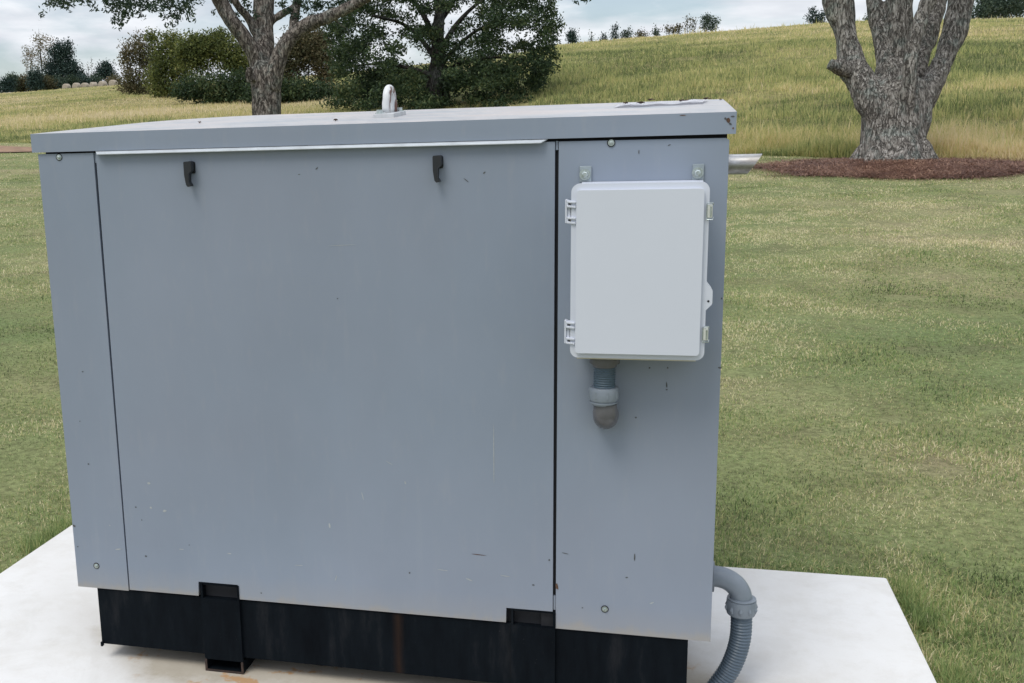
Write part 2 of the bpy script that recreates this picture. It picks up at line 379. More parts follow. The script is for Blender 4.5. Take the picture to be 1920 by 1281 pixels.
# ------------------------------------------------------------------ terrain
SLAB_Z = -0.055
def terrain(x, y):
    x = np.asarray(x, float); y = np.asarray(y, float)
    dx, dy = x-CAM[0], y-CAM[1]; r = np.hypot(dx, dy); a = np.arctan2(dx, dy)
    db = np.interp(a, [-.6, .09, .28], [38, 23, 20.5]); zb = np.interp(a, [-.6, .09, .28], [1.25, .60, .44])
    dc = np.interp(a, [-.6, -.35, -.094, .138, .3], [190, 170, 113, 129, 140]); zc = np.interp(a, [-.6, -.48, -.094, .138, .3], [8.8, 9.7, 9.15, 11.2, 10.9])
    fall = np.clip((np.abs(a+.15)-.9)/1.1, 0, 1); fall = fall*fall*(3-2*fall)
    zb = zb*(1-.8*fall); zc = zc*(1-.85*fall)
    s0 = np.clip((r-3.6)/(db-3.6), 0, 1)
    z = -.095+(zb+.095)*s0**1.15
    s = np.clip((r-db)/(dc-db), 0, 1); gg = 1-(1-s)**1.12
    z = z+(zc-zb)*gg
    bey = np.clip(r-dc, 0, 260); z = z-.035*bey*np.clip(bey/40, 0, 1)
    z = z+np.clip(r/40, 0, 1)*(.10*np.sin(x*.11+1.3)*np.sin(y*.13)+.05*np.sin(x*.37)*np.cos(y*.31))*np.clip((r-8)/20, 0, 1)
    z = z+np.clip((r-4)/4, 0, 1)*.012*(np.sin(x*2.1)*np.sin(y*1.7)+np.sin(x*.9+y*1.3))
    return z
def bound(a): return np.interp(a, [-.6, .09, .28], [38, 23, 20.5])
def polar(r, a): return CAM[0]+r*np.sin(a), CAM[1]+r*np.cos(a)
def ground_sheet(name, rr, a0, a1, na, m, kind='structure', zoff=0, closed=False):
    """rr: function ring index array (k, a)->r"""
    A = np.linspace(a0, a1, na, endpoint=not closed); K = rr(A)          # K (nr, na)
    X, Y = polar(K, A[None, :]); Z = terrain(X, Y)+zoff
    V = np.stack([X, Y, Z], -1).reshape(-1, 3); nr = K.shape[0]
    i, j = np.meshgrid(np.arange(nr-1), np.arange(na if closed else na-1), indexing='ij'); j2 = (j+1) % na
    F = np.stack([i*na+j, i*na+j2, (i+1)*na+j2, (i+1)*na+j], -1).reshape(-1, 4)
    o = link(name, np_mesh(name, V, F, smooth=True), None, [m]); tag(o, kind=kind); return o
_s = np.linspace(0, 1, 90)[:, None]
ground_sheet('lawn', lambda A: .02+(_s**1.6)*(bound(A)[None, :]-.02), -math.pi, math.pi, 720, M_LAWN, closed=True)
_k = np.linspace(0, 1, 170)[:, None]
ground_sheet('field', lambda A: bound(A)[None, :]*(1-_k**2.2)+1600*_k**2.2, -math.pi, math.pi, 720, M_FIELD, closed=True)
ground_sheet('bare_soil', lambda A: np.linspace(0, 1, 8)[:, None]*(1.8+1.6*np.sin(A*23)[None, :]**2)*np.clip((A-(-.66))/.03, 0, 1)*np.clip((-.40-A)/.06, 0, 1)+(bound(A)-4.4)[None, :],
             -.66, -.40, 60, M_SOIL, zoff=.03)

# slab
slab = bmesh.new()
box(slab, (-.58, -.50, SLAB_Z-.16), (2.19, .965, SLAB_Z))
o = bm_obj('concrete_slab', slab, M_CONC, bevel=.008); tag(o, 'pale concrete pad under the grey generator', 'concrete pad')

# ------------------------------------------------------------------ grass
def blades(n, R, A, h, w, lean=.6, seed=1, base_sink=.01, zoff=0, skip=None, rnd=None):
    """bent blades; R,A polar arrays (n); h, w arrays"""
    r_ = np.random.default_rng(seed)
    X, Y = polar(R, A)
    if skip is not None:
        k = ~skip(X, Y); X, Y, h, w = X[k], Y[k], h[k], w[k]; n = len(X)
        if rnd is not None: rnd = rnd[k]
    Z = terrain(X, Y)-base_sink+zoff
    th = r_.uniform(0, 2*np.pi, n); ph = r_.uniform(0, 2*np.pi, n)
    ln = np.abs(r_.normal(0, lean, n))
    B = np.stack([X, Y, Z], -1)
    wd_ = np.stack([np.cos(th), np.sin(th), np.zeros(n)], -1)*w[:, None]*.5
    ld = np.stack([np.cos(ph), np.sin(ph), np.zeros(n)], -1)
    c1, s1 = np.cos(ln*.5)[:, None], np.sin(ln*.5)[:, None]; c2, s2 = np.cos(np.minimum(ln*1.3, 1.5))[:, None], np.sin(np.minimum(ln*1.3, 1.5))[:, None]
    up = np.array([0, 0, 1.0])
    Mi = B+(ld*s1+up*c1)*h[:, None]*.5; T = Mi+(ld*s2+up*c2)*h[:, None]*.5
    V = np.stack([B-wd_, B+wd_, Mi-wd_*.8, Mi+wd_*.8, T], 1).reshape(-1, 3)
    b = np.arange(n)[:, None]*5
    F = np.concatenate([b+[0, 1, 3], b+[0, 3, 2], b+[2, 3, 4]], 1).reshape(-1, 3)
    rv = r_.random(n) if rnd is None else rnd
    return V, F, np.repeat(rv, 5)
def vnoise(X, Y, sc_, seed):
    x, y = X*sc_, Y*sc_; xi, yi = np.floor(x).astype(np.int64), np.floor(y).astype(np.int64); fx, fy = x-xi, y-yi
    fx, fy = fx*fx*(3-2*fx), fy*fy*(3-2*fy)
    def h(a, b): v = np.sin(a*127.1+b*311.7+seed*74.7)*43758.5453; return v-np.floor(v)
    return (h(xi, yi)*(1-fx)+h(xi+1, yi)*fx)*(1-fy)+(h(xi, yi+1)*(1-fx)+h(xi+1, yi+1)*fx)*fy
def fbm(X, Y, sc_, seed, o=4):
    return sum(vnoise(X, Y, sc_*2**i, seed+i)*.5**i for i in range(o))/sum(.5**i for i in range(o))
def on_slab(X, Y): return (X > -.575) & (X < 2.185) & (Y > -.50) & (Y < .96)
def lawn_grass():
    n = 680000
    pick = rng.random(n)
    A = np.where(pick < .52, rng.uniform(.045, .31, n), np.where(pick < .74, rng.uniform(-.64, -.47, n), rng.uniform(-1.0, .75, n)))
    # distance: dense near, thinning outward
    u = rng.random(n); R = 2.2*np.exp(u*np.log(24/2.2)); far = rng.random(n) < .25; R = np.where(far, rng.uniform(8, 38, n), R)
    k = R < bound(A); A, R = A[k], R[k]; n = len(A)
    h = rng.uniform(.010, .029, n)*(1+.012*R); w = .0013+.00066*R*rng.uniform(.6, 1.3, n)
    # clumps are taller and greener
    X, Y = polar(R, A)
    cl = np.sin(X*3.1+np.sin(Y*2.3))*np.sin(Y*3.7+np.sin(X*1.9)); h = h*(1+.30*cl)
    pat = fbm(X, Y, .55, 3, 5); fine = fbm(X, Y, 3.5, 9, 3)
    rnd = rng.random(n)*1.2-.13+(pat-.5)*1.1+(fine-.5)*.8+np.clip((5.5-R)/3, 0, 1)*.12+.36*np.exp(-((R-12.6)/2.2)**2)+.16*np.clip((R-14)/4, 0, 1)-.12*np.exp(-((R-9.5)/1.2)**2)+.13
    bare = (fbm(X, Y, 2.3, 17, 3) > .76); h = np.where(bare, h*.6, h)
    dark = (fbm(X*1.0, Y*1.6, 2.6, 23, 3) > .72); rnd = np.where(dark, rnd*.5-.3, rnd); h = np.where(dark, h*.7, h)
    for (uu, vv, rx_, ry_) in ((1398, 712, .16, .10), (1432, 703, .09, .05), (1700, 582, .16, .10), (1905, 415, .5, .4), (1650, 1180, .10, .08)):
        dq = ray(uu, vv); sx_ = CAM+dq*((-.06-CAM[2])/dq[2]); e_ = ((X-sx_[0])/rx_)**2+((Y-sx_[1])/ry_)**2+(fine-.5)*1.5
        rnd = np.where(e_ < 1, 1.25, rnd); h = np.where(e_ < 1, h*.4, h)
    edge = (X > 2.15) & (X < 2.42) & (Y < 1.3) | (X < -.55) & (X > -.85) & (Y < 1.3) | (Y > .95) & (Y < 1.12)
    h = np.where(edge, h*1.3, h)
    V, F, rv = blades(n, R, A, h, w, 1.25, 3, skip=on_slab, rnd=rnd)
    o = link('lawn_grass', np_mesh('lawn_grass', V, F, {'rnd': rv}), None, [M_LAWNB]); tag(o, 'short mown green and straw coloured lawn grass', 'grass', kind='stuff')
    # long tufts hugging the pad's edges
    m = 15000; t = rng.random(m)
    side = rng.random(m); x = np.where(side < .45, 2.215+np.abs(rng.normal(0, .05, m)), np.where(side < .8, -.59-np.abs(rng.normal(0, .06, m)), rng.uniform(-.5, 2.2, m)))
    y = np.where(side < .8, rng.uniform(-.6, 1.0, m), .975+np.abs(rng.normal(0, .03, m)))
    keep = (np.sin(x*9+y*7)+np.sin(y*17+1)) > -.3; x, y = x[keep], y[keep]; m = len(x)
    R2, A2 = np.hypot(x-CAM[0], y-CAM[1]), np.arctan2(x-CAM[0], y-CAM[1])
    V, F, rv = blades(m, R2, A2, rng.uniform(.03, .075, m), rng.uniform(.0018, .0036, m), .8, 5, skip=on_slab, rnd=rng.random(m)*.85)
    o = link('edge_grass', np_mesh('edge_grass', V, F, {'rnd': rv}), None, [M_LAWNB]); tag(o, 'longer grass tufts along the edges of the concrete pad', 'grass', kind='stuff')
def field_grass():
    n = 400000
    pick = rng.random(n)
    A = np.where(pick < .50, rng.uniform(-.12, .31, n), np.where(pick < .85, rng.uniform(-.64, -.28, n), rng.uniform(-.95, .6, n)))
    u = rng.random(n); b = bound(A); hi = np.interp(A, [-.6, -.3, 0], [205, 180, 140])
    R = b*np.exp(u*np.log(hi/b)); near = rng.random(n) < .12; R = np.where(near, b+np.abs(rng.normal(0, .7, n)), R)
    h = rng.uniform(.14, .42, n)*np.where(rng.random(n) < .08, 1.35, 1.0)
    X, Y = polar(R, A); pat = np.sin(X*.25+np.sin(Y*.2))*np.sin(Y*.31+1); h *= (1+.25*pat)
    h *= np.interp(A, [-.6, -.45, -.3], [.75, .8, 1]); h *= np.where(R-b < .8, .55+.55*(R-b)/.8, 1)
    h = np.where((rng.random(n) < .03) & (R > 90) & (A > .0), h*3.2, h)
    w = (.005+.00046*R)*rng.uniform(.5, 1.3, n)
    q = R-b; pat2 = fbm(X, Y, .07, 31, 5)
    band = np.interp(q, [0, 3, 5.5, 8, 16, 26, 45, 62, 80, 120], [.30, .28, -.25, .04, .20, .06, -.20, -.05, .16, .28])
    band = np.where(A < -.25, np.interp(q, [0, 6, 20, 50, 90, 120, 135, 155], [-.12, -.10, -.06, -.04, -.10, -.28, -.05, .25]), band)
    band = band-.35*((A > .19) & (q > 1.2) & (q < 6.0))
    tuft = fbm(X, Y, 1.1, 47, 3); mid = fbm(X, Y, .22, 53, 3); h *= np.interp(tuft, [.25, .5, .75], [.45, .85, 1.35])
    rnd = rng.normal(.46, .24, n)+(pat2-.5)*1.5+band*.75+(tuft-.5)*.7+(mid-.5)*.75-.34*((fbm(X, Y, .45, 61, 3) > .60) & (q < 16))
    h = np.where((q > 4) & (q < 7), h*.6, h)*np.interp(q, [0, 12, 50, 110], [1, .85, .6, .5])
    V, F, rv = blades(n, R, A, h, w, .75, 11, .03, rnd=rnd)
    o = link('field_grass', np_mesh('field_grass', V, F, {'rnd': rv}), None, [M_TALLB]); tag(o, 'tall gold and green seeding grass over the sloping field', 'tall grass', kind='stuff')
lawn_grass(); field_grass()

# ------------------------------------------------------------------ mulch bed under the right tree
TR_D = 18.5
tb = at(1676, 300, TR_D); TRX, TRY = tb[0], tb[1]
def mulch():
    # rings of an irregular low mound
    nr, na = 16, 96; V = []; 
    Ang = np.linspace(0, 2*np.pi, na, endpoint=False)
    rad = np.array([1+.07*math.sin(3*a+1)+.05*math.sin(7*a)+.04*math.sin(13*a+2) for a in Ang])
    S = np.linspace(0, 1, nr)[:, None]
    X = TRX+.55+S*rad*np.cos(Ang)*2.75; Y = TRY-.80+S*rad*np.sin(Ang)*1.65
    Z = terrain(X, Y)+.012+.07*(1-S**2)+.012*np.sin(X*9)*np.sin(Y*8)
    V = np.stack([X, Y, Z], -1).reshape(-1, 3)
    i, j = np.meshgrid(np.arange(nr-1), np.arange(na), indexing='ij'); j2 = (j+1) % na
    F = np.stack([i*na+j, i*na+j2, (i+1)*na+j2, (i+1)*na+j], -1).reshape(-1, 4)
    # straw needles lying on it
    n = 40000; a = rng.uniform(0, 2*np.pi, n); s = np.sqrt(rng.random(n)); s = np.where(rng.random(n) < .25, 1+rng.normal(0, .09, n), s); rd = np.interp(a, Ang, rad)
    x = TRX+.55+s*rd*np.cos(a)*2.8; y = TRY-.80+s*rd*np.sin(a)*1.7; z = terrain(x, y)+.02+.07*(1-np.minimum(s, 1)**2)+rng.uniform(0, .03, n)
    th = rng.uniform(0, 2*np.pi, n); L = rng.uniform(.08, .17, n); w = .010
    d = np.stack([np.cos(th), np.sin(th), rng.normal(0, .25, n)], -1)*L[:, None]*.5; q = np.stack([-np.sin(th), np.cos(th), np.zeros(n)], -1)*w*.5
    c = np.stack([x, y, z], -1); W = np.stack([c-d, c-q+[0, 0, .008], c+d, c+q+[0, 0, .008]], 1).reshape(-1, 3)
    F2 = len(V)+np.arange(n*4).reshape(n, 4)
    o = link('pine_straw_mulch', np_mesh('pine_straw_mulch', np.concatenate([V, W]), np.concatenate([F, F2]), {'rnd': np.concatenate([np.full(len(V), .4), np.repeat(rng.random(n), 4)])}), None, [M_STRAW])
    tag(o, 'reddish brown pine straw mulch bed around the forked tree', 'mulch', kind='stuff')
mulch()

# ------------------------------------------------------------------ trees
def leaves(centers, size, aspect=.5, droop=0, seed=0):
    r_ = np.random.default_rng(seed); n = len(centers)
    a = r_.normal(size=(n, 3)); a[:, 2] -= droop; a /= np.linalg.norm(a, axis=1)[:, None]
    b = np.cross(a, r_.normal(size=(n, 3))); b /= np.linalg.norm(b, axis=1)[:, None]
    s = size*r_.uniform(.6, 1.3, n)[:, None]
    c = centers
    V = np.stack([c-a*s*.5, c+b*s*.5*aspect, c+a*s*.5, c-b*s*.5*aspect], 1).reshape(-1, 3)
    return V, np.arange(n*4).reshape(n, 4), np.repeat(r_.random(n), 4)
def blob_points(blobs, cover, leaf, r_, shell=.55, maxn=100000):
    """leaf positions in clumps; blobs: (center, (rx,ry,rz))"""
    out = []
    for c, rad in blobs:
        rad = np.array(rad if hasattr(rad, '__len__') else (rad,)*3, float)
        n = int(max(6, min(maxn, cover*math.pi*max(rad[0], rad[1])*rad[2]/(leaf*leaf*.22))))
        d = r_.normal(size=(n, 3)); d /= np.linalg.norm(d, axis=1)[:, None]
        s = 1-(1-shell)*r_.random(n)**1.0*1.0; s = np.where(r_.random(n) < .3, r_.random(n)**.5, s)
        s *= 1+.16*np.sin(d[:, 0]*7+d[:, 2]*5)*np.sin(d[:, 1]*6+2)
        out.append(np.array(c)+d*s[:, None]*rad)
    return np.concatenate(out)
def clumpify(P, k, spread, r_):
    """each point becomes a sprig of k leaves"""
    Q = np.repeat(P, k, 0)+r_.normal(0, spread, (len(P)*k, 3)); return Q
def limbs_mesh(name, chains, m, parent, voxel=None, n=12, disp=0, dscale=3):
    bm = bmesh.new()
    for P, R in chains:
        P = smooth_path(P, 5); R = np.interp(np.linspace(0, 1, len(P)), np.linspace(0, 1, len(R)), R); add_tube(bm, P, list(R), n)
    bmesh.ops.recalc_face_normals(bm, faces=bm.faces)
    me = bpy.data.meshes.new(name); bm.to_mesh(me); bm.free()
    if voxel:
        tmp = bpy.data.objects.new('tmp', me); COL.objects.link(tmp)
        md = tmp.modifiers.new('r', 'REMESH'); md.mode = 'VOXEL'; md.voxel_size = voxel
        sm = tmp.modifiers.new('s', 'SMOOTH'); sm.iterations = 2; sm.factor = .5
        dg = bpy.context.evaluated_depsgraph_get(); me2 = bpy.data.meshes.new_from_object(tmp.evaluated_get(dg))
        bpy.data.objects.remove(tmp); me = me2; me.name = name; me.materials.clear()
        if disp:
            nv = len(me.vertices); co = np.empty(nv*3, np.float32); me.vertices.foreach_get('co', co); co = co.reshape(-1, 3)
            no = np.empty(nv*3, np.float32); me.vertices.foreach_get('normal', no); no = no.reshape(-1, 3)
            dd = np.array([noise.noise(Vector((c[0]*dscale, c[1]*dscale, c[2]*dscale*.22)))+.5*noise.noise(Vector((c[0]*dscale*2.7, c[1]*dscale*2.7, c[2]*dscale*.7))) for c in co])
            co = co+no*dd[:, None]*disp; me.vertices.foreach_set('co', co.ravel().astype(np.float32)); me.update()
    me.polygons.foreach_set('use_smooth', np.ones(len(me.polygons), bool))
    return link(name, me, parent, [m])
def vchain(L, D):
    """[(u,v,radius_px,depth offset)] -> world chain"""
    P = [at(u, v, D+(dd)) for u, v, r, dd in L]; R = [r*(D+dd)/FPX for u, v, r, dd in L]; return P, R
def ground_at(u, D, v=300):
    p = at(u, v, D); return np.array([p[0], p[1], float(terrain(p[0], p[1]))])

# --- right multi-stemmed tree
def right_tree():
    base = ground_at(1676, TR_D)
    t = empty('forked_tree', tuple(base)); tag(t, 'thick grey multi-stemmed tree rising from the pine straw bed', 'tree')
    D = TR_D; g0 = 303
    ch = [
     [(1676, g0+14, 74, 0), (1676, g0-8, 62, 0), (1675, 262, 56, 0), (1676, 225, 56, 0), (1678, 185, 58, 0), (1680, 155, 48, 0)],
     [(1640, g0+12, 26, -.1), (1652, 270, 30, -.1), (1655, 230, 32, -.1)],
     [(1712, g0+12, 26, -.15), (1704, 270, 30, -.15), (1700, 230, 30, -.1)],
     [(1660, 232, 34, -.1), (1638, 190, 30, -.1), (1612, 152, 26, 0), (1596, 122, 24, .1), (1587, 80, 20, .1), (1582, 50, 20, .1), (1572, 5, 26, .1), (1560, -90, 22, 0), (1530, -220, 17, -.5), (1490, -380, 10, -1)],
     [(1592, 132, 16, -.05), (1572, 125, 13, -.15), (1556, 122, 11, -.2), (1551, 121, 9, -.2)],
     [(1666, 170, 26, .0), (1660, 110, 17, .1), (1651, 60, 14, .2), (1640, 5, 14, .3), (1625, -90, 15, .6), (1600, -240, 11, 1.2)],
     [(1680, 180, 34, .1), (1679, 110, 24, .15), (1684, 50, 21, .1), (1686, 0, 24, .1), (1692, -110, 22, 0), (1690, -300, 14, -.8)],
     [(1698, 215, 18, -.35), (1703, 160, 12, -.55), (1707, 110, 12, -.62), (1722, 55, 12, -.65), (1741, 0, 13, -.65), (1775, -90, 13, -.9), (1800, -210, 9, -1.6)],
     [(1712, 190, 24, .3), (1723, 120, 16, .5), (1742, 65, 14, .65), (1762, 5, 13, .8), (1790, -100, 15, 1.0), (1800, -260, 10, 1.6)],
     [(1702, 245, 34, -.1), (1722, 195, 29, -.05), (1751, 150, 21, 0), (1770, 110, 18, 0), (1789, 60, 20, 0), (1804, 0, 22, 0), (1835, -100, 22, -.1), (1885, -230, 17, .3), (1940, -380, 10, .8)],
    ]
    for k in range(7):     # root flare
        a = k*2*math.pi/7+.3; c = base
        ch.append(None); P = [c+np.array([math.cos(a)*.30, math.sin(a)*.30, .42]), c+np.array([math.cos(a)*.52, math.sin(a)*.52, .12]), c+np.array([math.cos(a)*.72, math.sin(a)*.72, -.06])]
        ch[-1] = (P, [.18, .15, .08])
    chains = [c if isinstance(c, tuple) else vchain(c, D) for c in ch]
    limbs_mesh('trunk', chains, M_BARK_R, t, voxel=.026, n=16, disp=.042, dscale=5)
    # crown far above the frame
    r_ = np.random.default_rng(21); blobs = []
    for k in range(46):
        u = r_.uniform(1380, 2080); v = r_.uniform(-820, -290); blobs.append((at(u, v, D+r_.uniform(-3.2, 3.2)), r_.uniform(.5, 1.1)))
    P = blob_points(blobs, 1.2, .13, r_); V, F, rv = leaves(P, .13, .5, .3, 22)
    link('crown', np_mesh('crown', V, F, {'rnd': rv}), t, [M_OAKLEAF2])
right_tree()

# --- left front tree
LT_D = 21.0
def left_tree():
    base = ground_at(502, LT_D)
    t = empty('spreading_tree', tuple(base)); tag(t, 'grey-brown forking tree behind the left half of the generator roof', 'tree')
    D = LT_D
    ch = [
     [(503, 345, 38, 0), (502, 320, 31, 0), (501, 260, 28, 0), (500, 210, 27, 0), (499, 170, 28, 0), (496, 140, 28, 0), (495, 120, 24, 0)],
     [(494, 160, 22, 0), (486, 125, 18, 0), (476, 98, 15, -.1), (455, 68, 14, -.2), (434, 40, 14, -.3), (419, 14, 14, -.3), (406, -12, 13, -.4), (380, -70, 11, -.8), (330, -150, 8, -1.6), (260, -210, 5, -2.4)],
     [(496, 130, 23, .1), (494, 95, 20, .1), (494, 50, 19, .2), (495, 0, 19, .2), (500, -90, 16, .2), (495, -240, 10, .2)],
     [(506, 165, 20, -.1), (517, 128, 17, -.2), (528, 96, 15, -.25), (548, 68, 14, -.3), (577, 46, 13, -.4), (612, 33, 12, -.5), (648, 17, 11, -.6), (690, -6, 10, -.8), (750, -50, 8, -1.2), (820, -110, 5, -1.8)],
     [(480, 62, 9, .1), (468, 38, 8, .1), (452, 18, 7, 0), (436, -4, 7, -.1), (400, -60, 5, -.3)],
     [(507, 42, 8, .2), (524, 29, 7, .2), (545, 17, 6, .2), (560, -3, 6, .3), (585, -50, 4, .5)],
     [(549, 66, 9, -.25), (552, 40, 9, -.1), (556, 5, 8, 0), (560, -60, 6, .3)],
     [(470, 152, 9, -.25), (466, 138, 6.5, -.33), (469, 128, 5, -.35)],
     [(380, -70, 6, -.8), (340, -60, 4, -1.4), (290, -30, 3, -1.8), (250, 0, 2, -2)],
     [(330, -150, 5, -1.6), (240, -110, 4, -2.0), (160, -60, 3, -2.4), (110, -20, 1.6, -2.6), (70, 26, .8, -2.6)],
     [(300, -90, 3, -1.6), (310, -40, 2, -1.7), (322, 20, 1.2, -1.7)],
     [(625, 33, 3.5, -.5), (640, 48, 2, -.4), (655, 55, 1.2, -.3)],
    ]
    for k in range(6):
        a = k*2*math.pi/6+.5; c = base
        P = [c+np.array([math.cos(a)*.15, math.sin(a)*.15, .35]), c+np.array([math.cos(a)*.30, math.sin(a)*.30, .08]), c+np.array([math.cos(a)*.42, math.sin(a)*.42, -.05])]; ch.append((P, [.12, .09, .05]))
    chains = [c if isinstance(c, tuple) else vchain(c, D) for c in ch]
    limbs_mesh('trunk', chains, M_BARK_L, t, voxel=.024, n=14, disp=.022, dscale=5)
    r_ = np.random.default_rng(31); blobs = []
    vis = [(112, -6, 26), (96, 8, 12), (124, 10, 12), (78, 26, 6), (166, 2, 11), (176, 16, 7), (218, 12, 22), (246, 6, 26), (272, 10, 20), (222, 38, 14), (236, 26, 14), (262, 30, 9), (228, 50, 6),
           (318, 6, 20), (345, 12, 18), (358, 30, 11), (330, 26, 14), (322, 46, 8), (336, 38, 7), (362, -4, 20), (402, 22, 4), (440, 26, 9), (446, 40, 6), (462, 8, 10), (470, 20, 7), (300, -10, 20), (190, -14, 22), (140, -16, 18),
           (542, 20, 10), (575, 14, 12), (600, 8, 14), (586, 26, 7), (640, 2, 14), (532, 52, 5), (528, 8, 11), (556, 30, 10), (590, 10, 15), (620, 12, 12), (560, 0, 16), (660, 0, 14), (612, 48, 6), (645, 30, 7), (480, 30, 6), (425, 2, 8), (455, -6, 12), (296, 16, 14), (308, 30, 8), (200, 2, 10), (150, 0, 9), (1092, -4, 12), (1080, 0, 6)]
    for u, v, r in vis:
        D2 = D-1.8+r_.normal(0, .5) if u < 400 else (D-.2 if u < 700 else 16.0)
        blobs.append((at(u, v, D2), np.array([r, r*1.6, r*.85])*D2/FPX))
    P = blob_points(blobs, .75, .075, r_, .2); P = clumpify(P, 2, .03, r_)
    hid = []
    for k in range(60):
        u = r_.uniform(20, 900); v = r_.uniform(-560, -75); hid.append((at(u, v, D+r_.uniform(-3, 3.5)), r_.uniform(.35, .8)))
    P2 = blob_points(hid, 1.2, .13, r_)
    V, F, rv = leaves(np.concatenate([P, P2]), .075, .42, .5, 33)
    link('crown', np_mesh('crown', V, F, {'rnd': rv}), t, [M_OAKLEAF2])
left_tree()

# --- big oak behind the lifting eye
def oak():
    D = 45.0; base = ground_at(822, D)
    t = empty('dark_oak_tree', tuple(base)); tag(t, 'large dark oak with layered drooping branches behind the lifting eye', 'tree')
    bp = base-CAM; bv = 640.5+PYC-FPX*(bp@UP)/(bp@FW)
    ch = [
     [(822, bv+4, 20, 0), (820, bv-20, 15, 0), (820, 160, 13, 0), (820, 100, 12, 0), (822, 50, 11, 0), (826, 0, 9, 0), (828, -120, 8, 0), (826, -260, 4, 0)],
     [(820, 130, 6, .2), (850, 95, 4.5, .3), (890, 60, 3, .6), (940, 35, 2.5, -2)],
     [(822, 110, 6.5, 0), (846, 60, 5, 0), (880, 20, 3.5, 0), (930, -20, 3, .5)],
     [(820, 115, 6, 0), (790, 75, 4, .5), (755, 45, 3, .6), (700, 30, 2.5, -2)],
     [(820, 140, 5, 0), (860, 120, 3.5, .5), (920, 108, 2.3, .5), (990, 112, 1.5, 0)],
     [(820, 145, 5, 0), (770, 128, 3.2, .5), (710, 120, 2.2, .5), (650, 125, 1.4, 0)],
     [(820, 90, 6, 0), (800, 40, 5, .5), (775, 0, 4, .5), (740, -50, 3, .5)],
     [(825, 40, 6, .3), (850, 0, 5, .3), (870, -60, 4, .3)],
     [(800, bv, 6, 1), (806, 150, 5, 1.2), (812, 110, 4, 1.3)],
     [(842, bv, 5, 1.5), (835, 140, 4, 1.5), (832, 90, 3.5, 1.5)],
    ]
    limbs_mesh('trunk', [vchain(c, D) for c in ch], M_BARK_D, t, n=10)
    r_ = np.random.default_rng(41); blobs = []
    # layered plates of foliage hanging off the limbs: (u, v, rx px, rz px)
    tiers = [(640,60,30,20),(665,95,34,22),(640,130,30,24),(690,140,36,22),(665,170,34,20),(720,165,36,22),(700,60,34,16),(730,25,34,16),(680,15,30,18),(650,30,26,18),(745,95,26,12),(760,140,34,20),
             (780,170,34,20),(820,185,36,20),(860,165,40,22),(900,180,40,20),(945,165,36,24),(985,178,28,18),(1000,150,24,22),(960,135,34,18),(915,130,36,16),(870,120,30,12),(1012,120,22,18),(985,95,30,16),
             (1020,90,20,18),(940,85,30,14),(900,75,26,12),(1005,60,26,18),(1028,50,14,20),(965,45,30,14),(1015,20,24,18),(970,10,30,16),(925,15,30,14),(880,-5,30,16),(840,10,26,12),(790,15,26,14),(770,-10,34,18),
             (720,-10,34,18),(920,-20,40,18),(990,-20,34,18),(860,60,18,9),(800,55,20,9),(760,60,20,8),(1035,100,12,14),(1012,165,16,18),(730,190,36,16),(680,192,34,14),(790,195,36,14),(940,193,40,13),(640,185,30,16),(1040,80,9,10),(840,140,34,16),(1035,0,12,20)]
    for u, v, rx, rz in tiers:
        for k in range(3):
            d = D+r_.uniform(-3.8, 3.0); s = D/FPX
            blobs.append((at(u+r_.normal(0, rx*.35), v+r_.normal(0, rz*.35), d), (rx*s*.8, rx*s*.9, rz*s*.75)))
    for k in range(60): blobs.append((at(r_.uniform(650, 1010), r_.uniform(-330, -40), D+r_.uniform(-4, 4)), r_.uniform(.5, 1.0)))
    out = [(630, 30), (660, -20), (990, -30), (1038, 0), (1045, 60), (1035, 110), (1018, 160), (990, 195), (900, 200), (700, 200), (640, 185), (625, 120)]
    k = 0
    while k < 150:
        u, v = r_.uniform(620, 1048), r_.uniform(-20, 200)
        ins = False; j = len(out)-1
        for i_ in range(len(out)):
            (x1, y1), (x2, y2) = out[i_], out[j]
            if (y1 > v) != (y2 > v) and u < (x2-x1)*(v-y1)/(y2-y1)+x1: ins = not ins
            j = i_
        if not ins: continue
        k += 1
        if v < 95 and math.sin(u*.047+1)*math.sin(v*.09+u*.013) > .45: continue
        d = D+r_.uniform(-4, -.5) if r_.random() < .5 else D+r_.uniform(0, 4); q_ = r_.uniform(13, 24)*D/FPX
        blobs.append((at(u, v, d), (q_*1.2, q_*1.2, q_*.62)))
    P = blob_points(blobs, .72, .15, r_, .3); P = clumpify(P, 3, .10, r_)
    V, F, rv = leaves(P, .15, .42, .35, 42)
    link('crown', np_mesh('crown', V, F, {'rnd': rv}), t, [M_OAKLEAF])
oak()

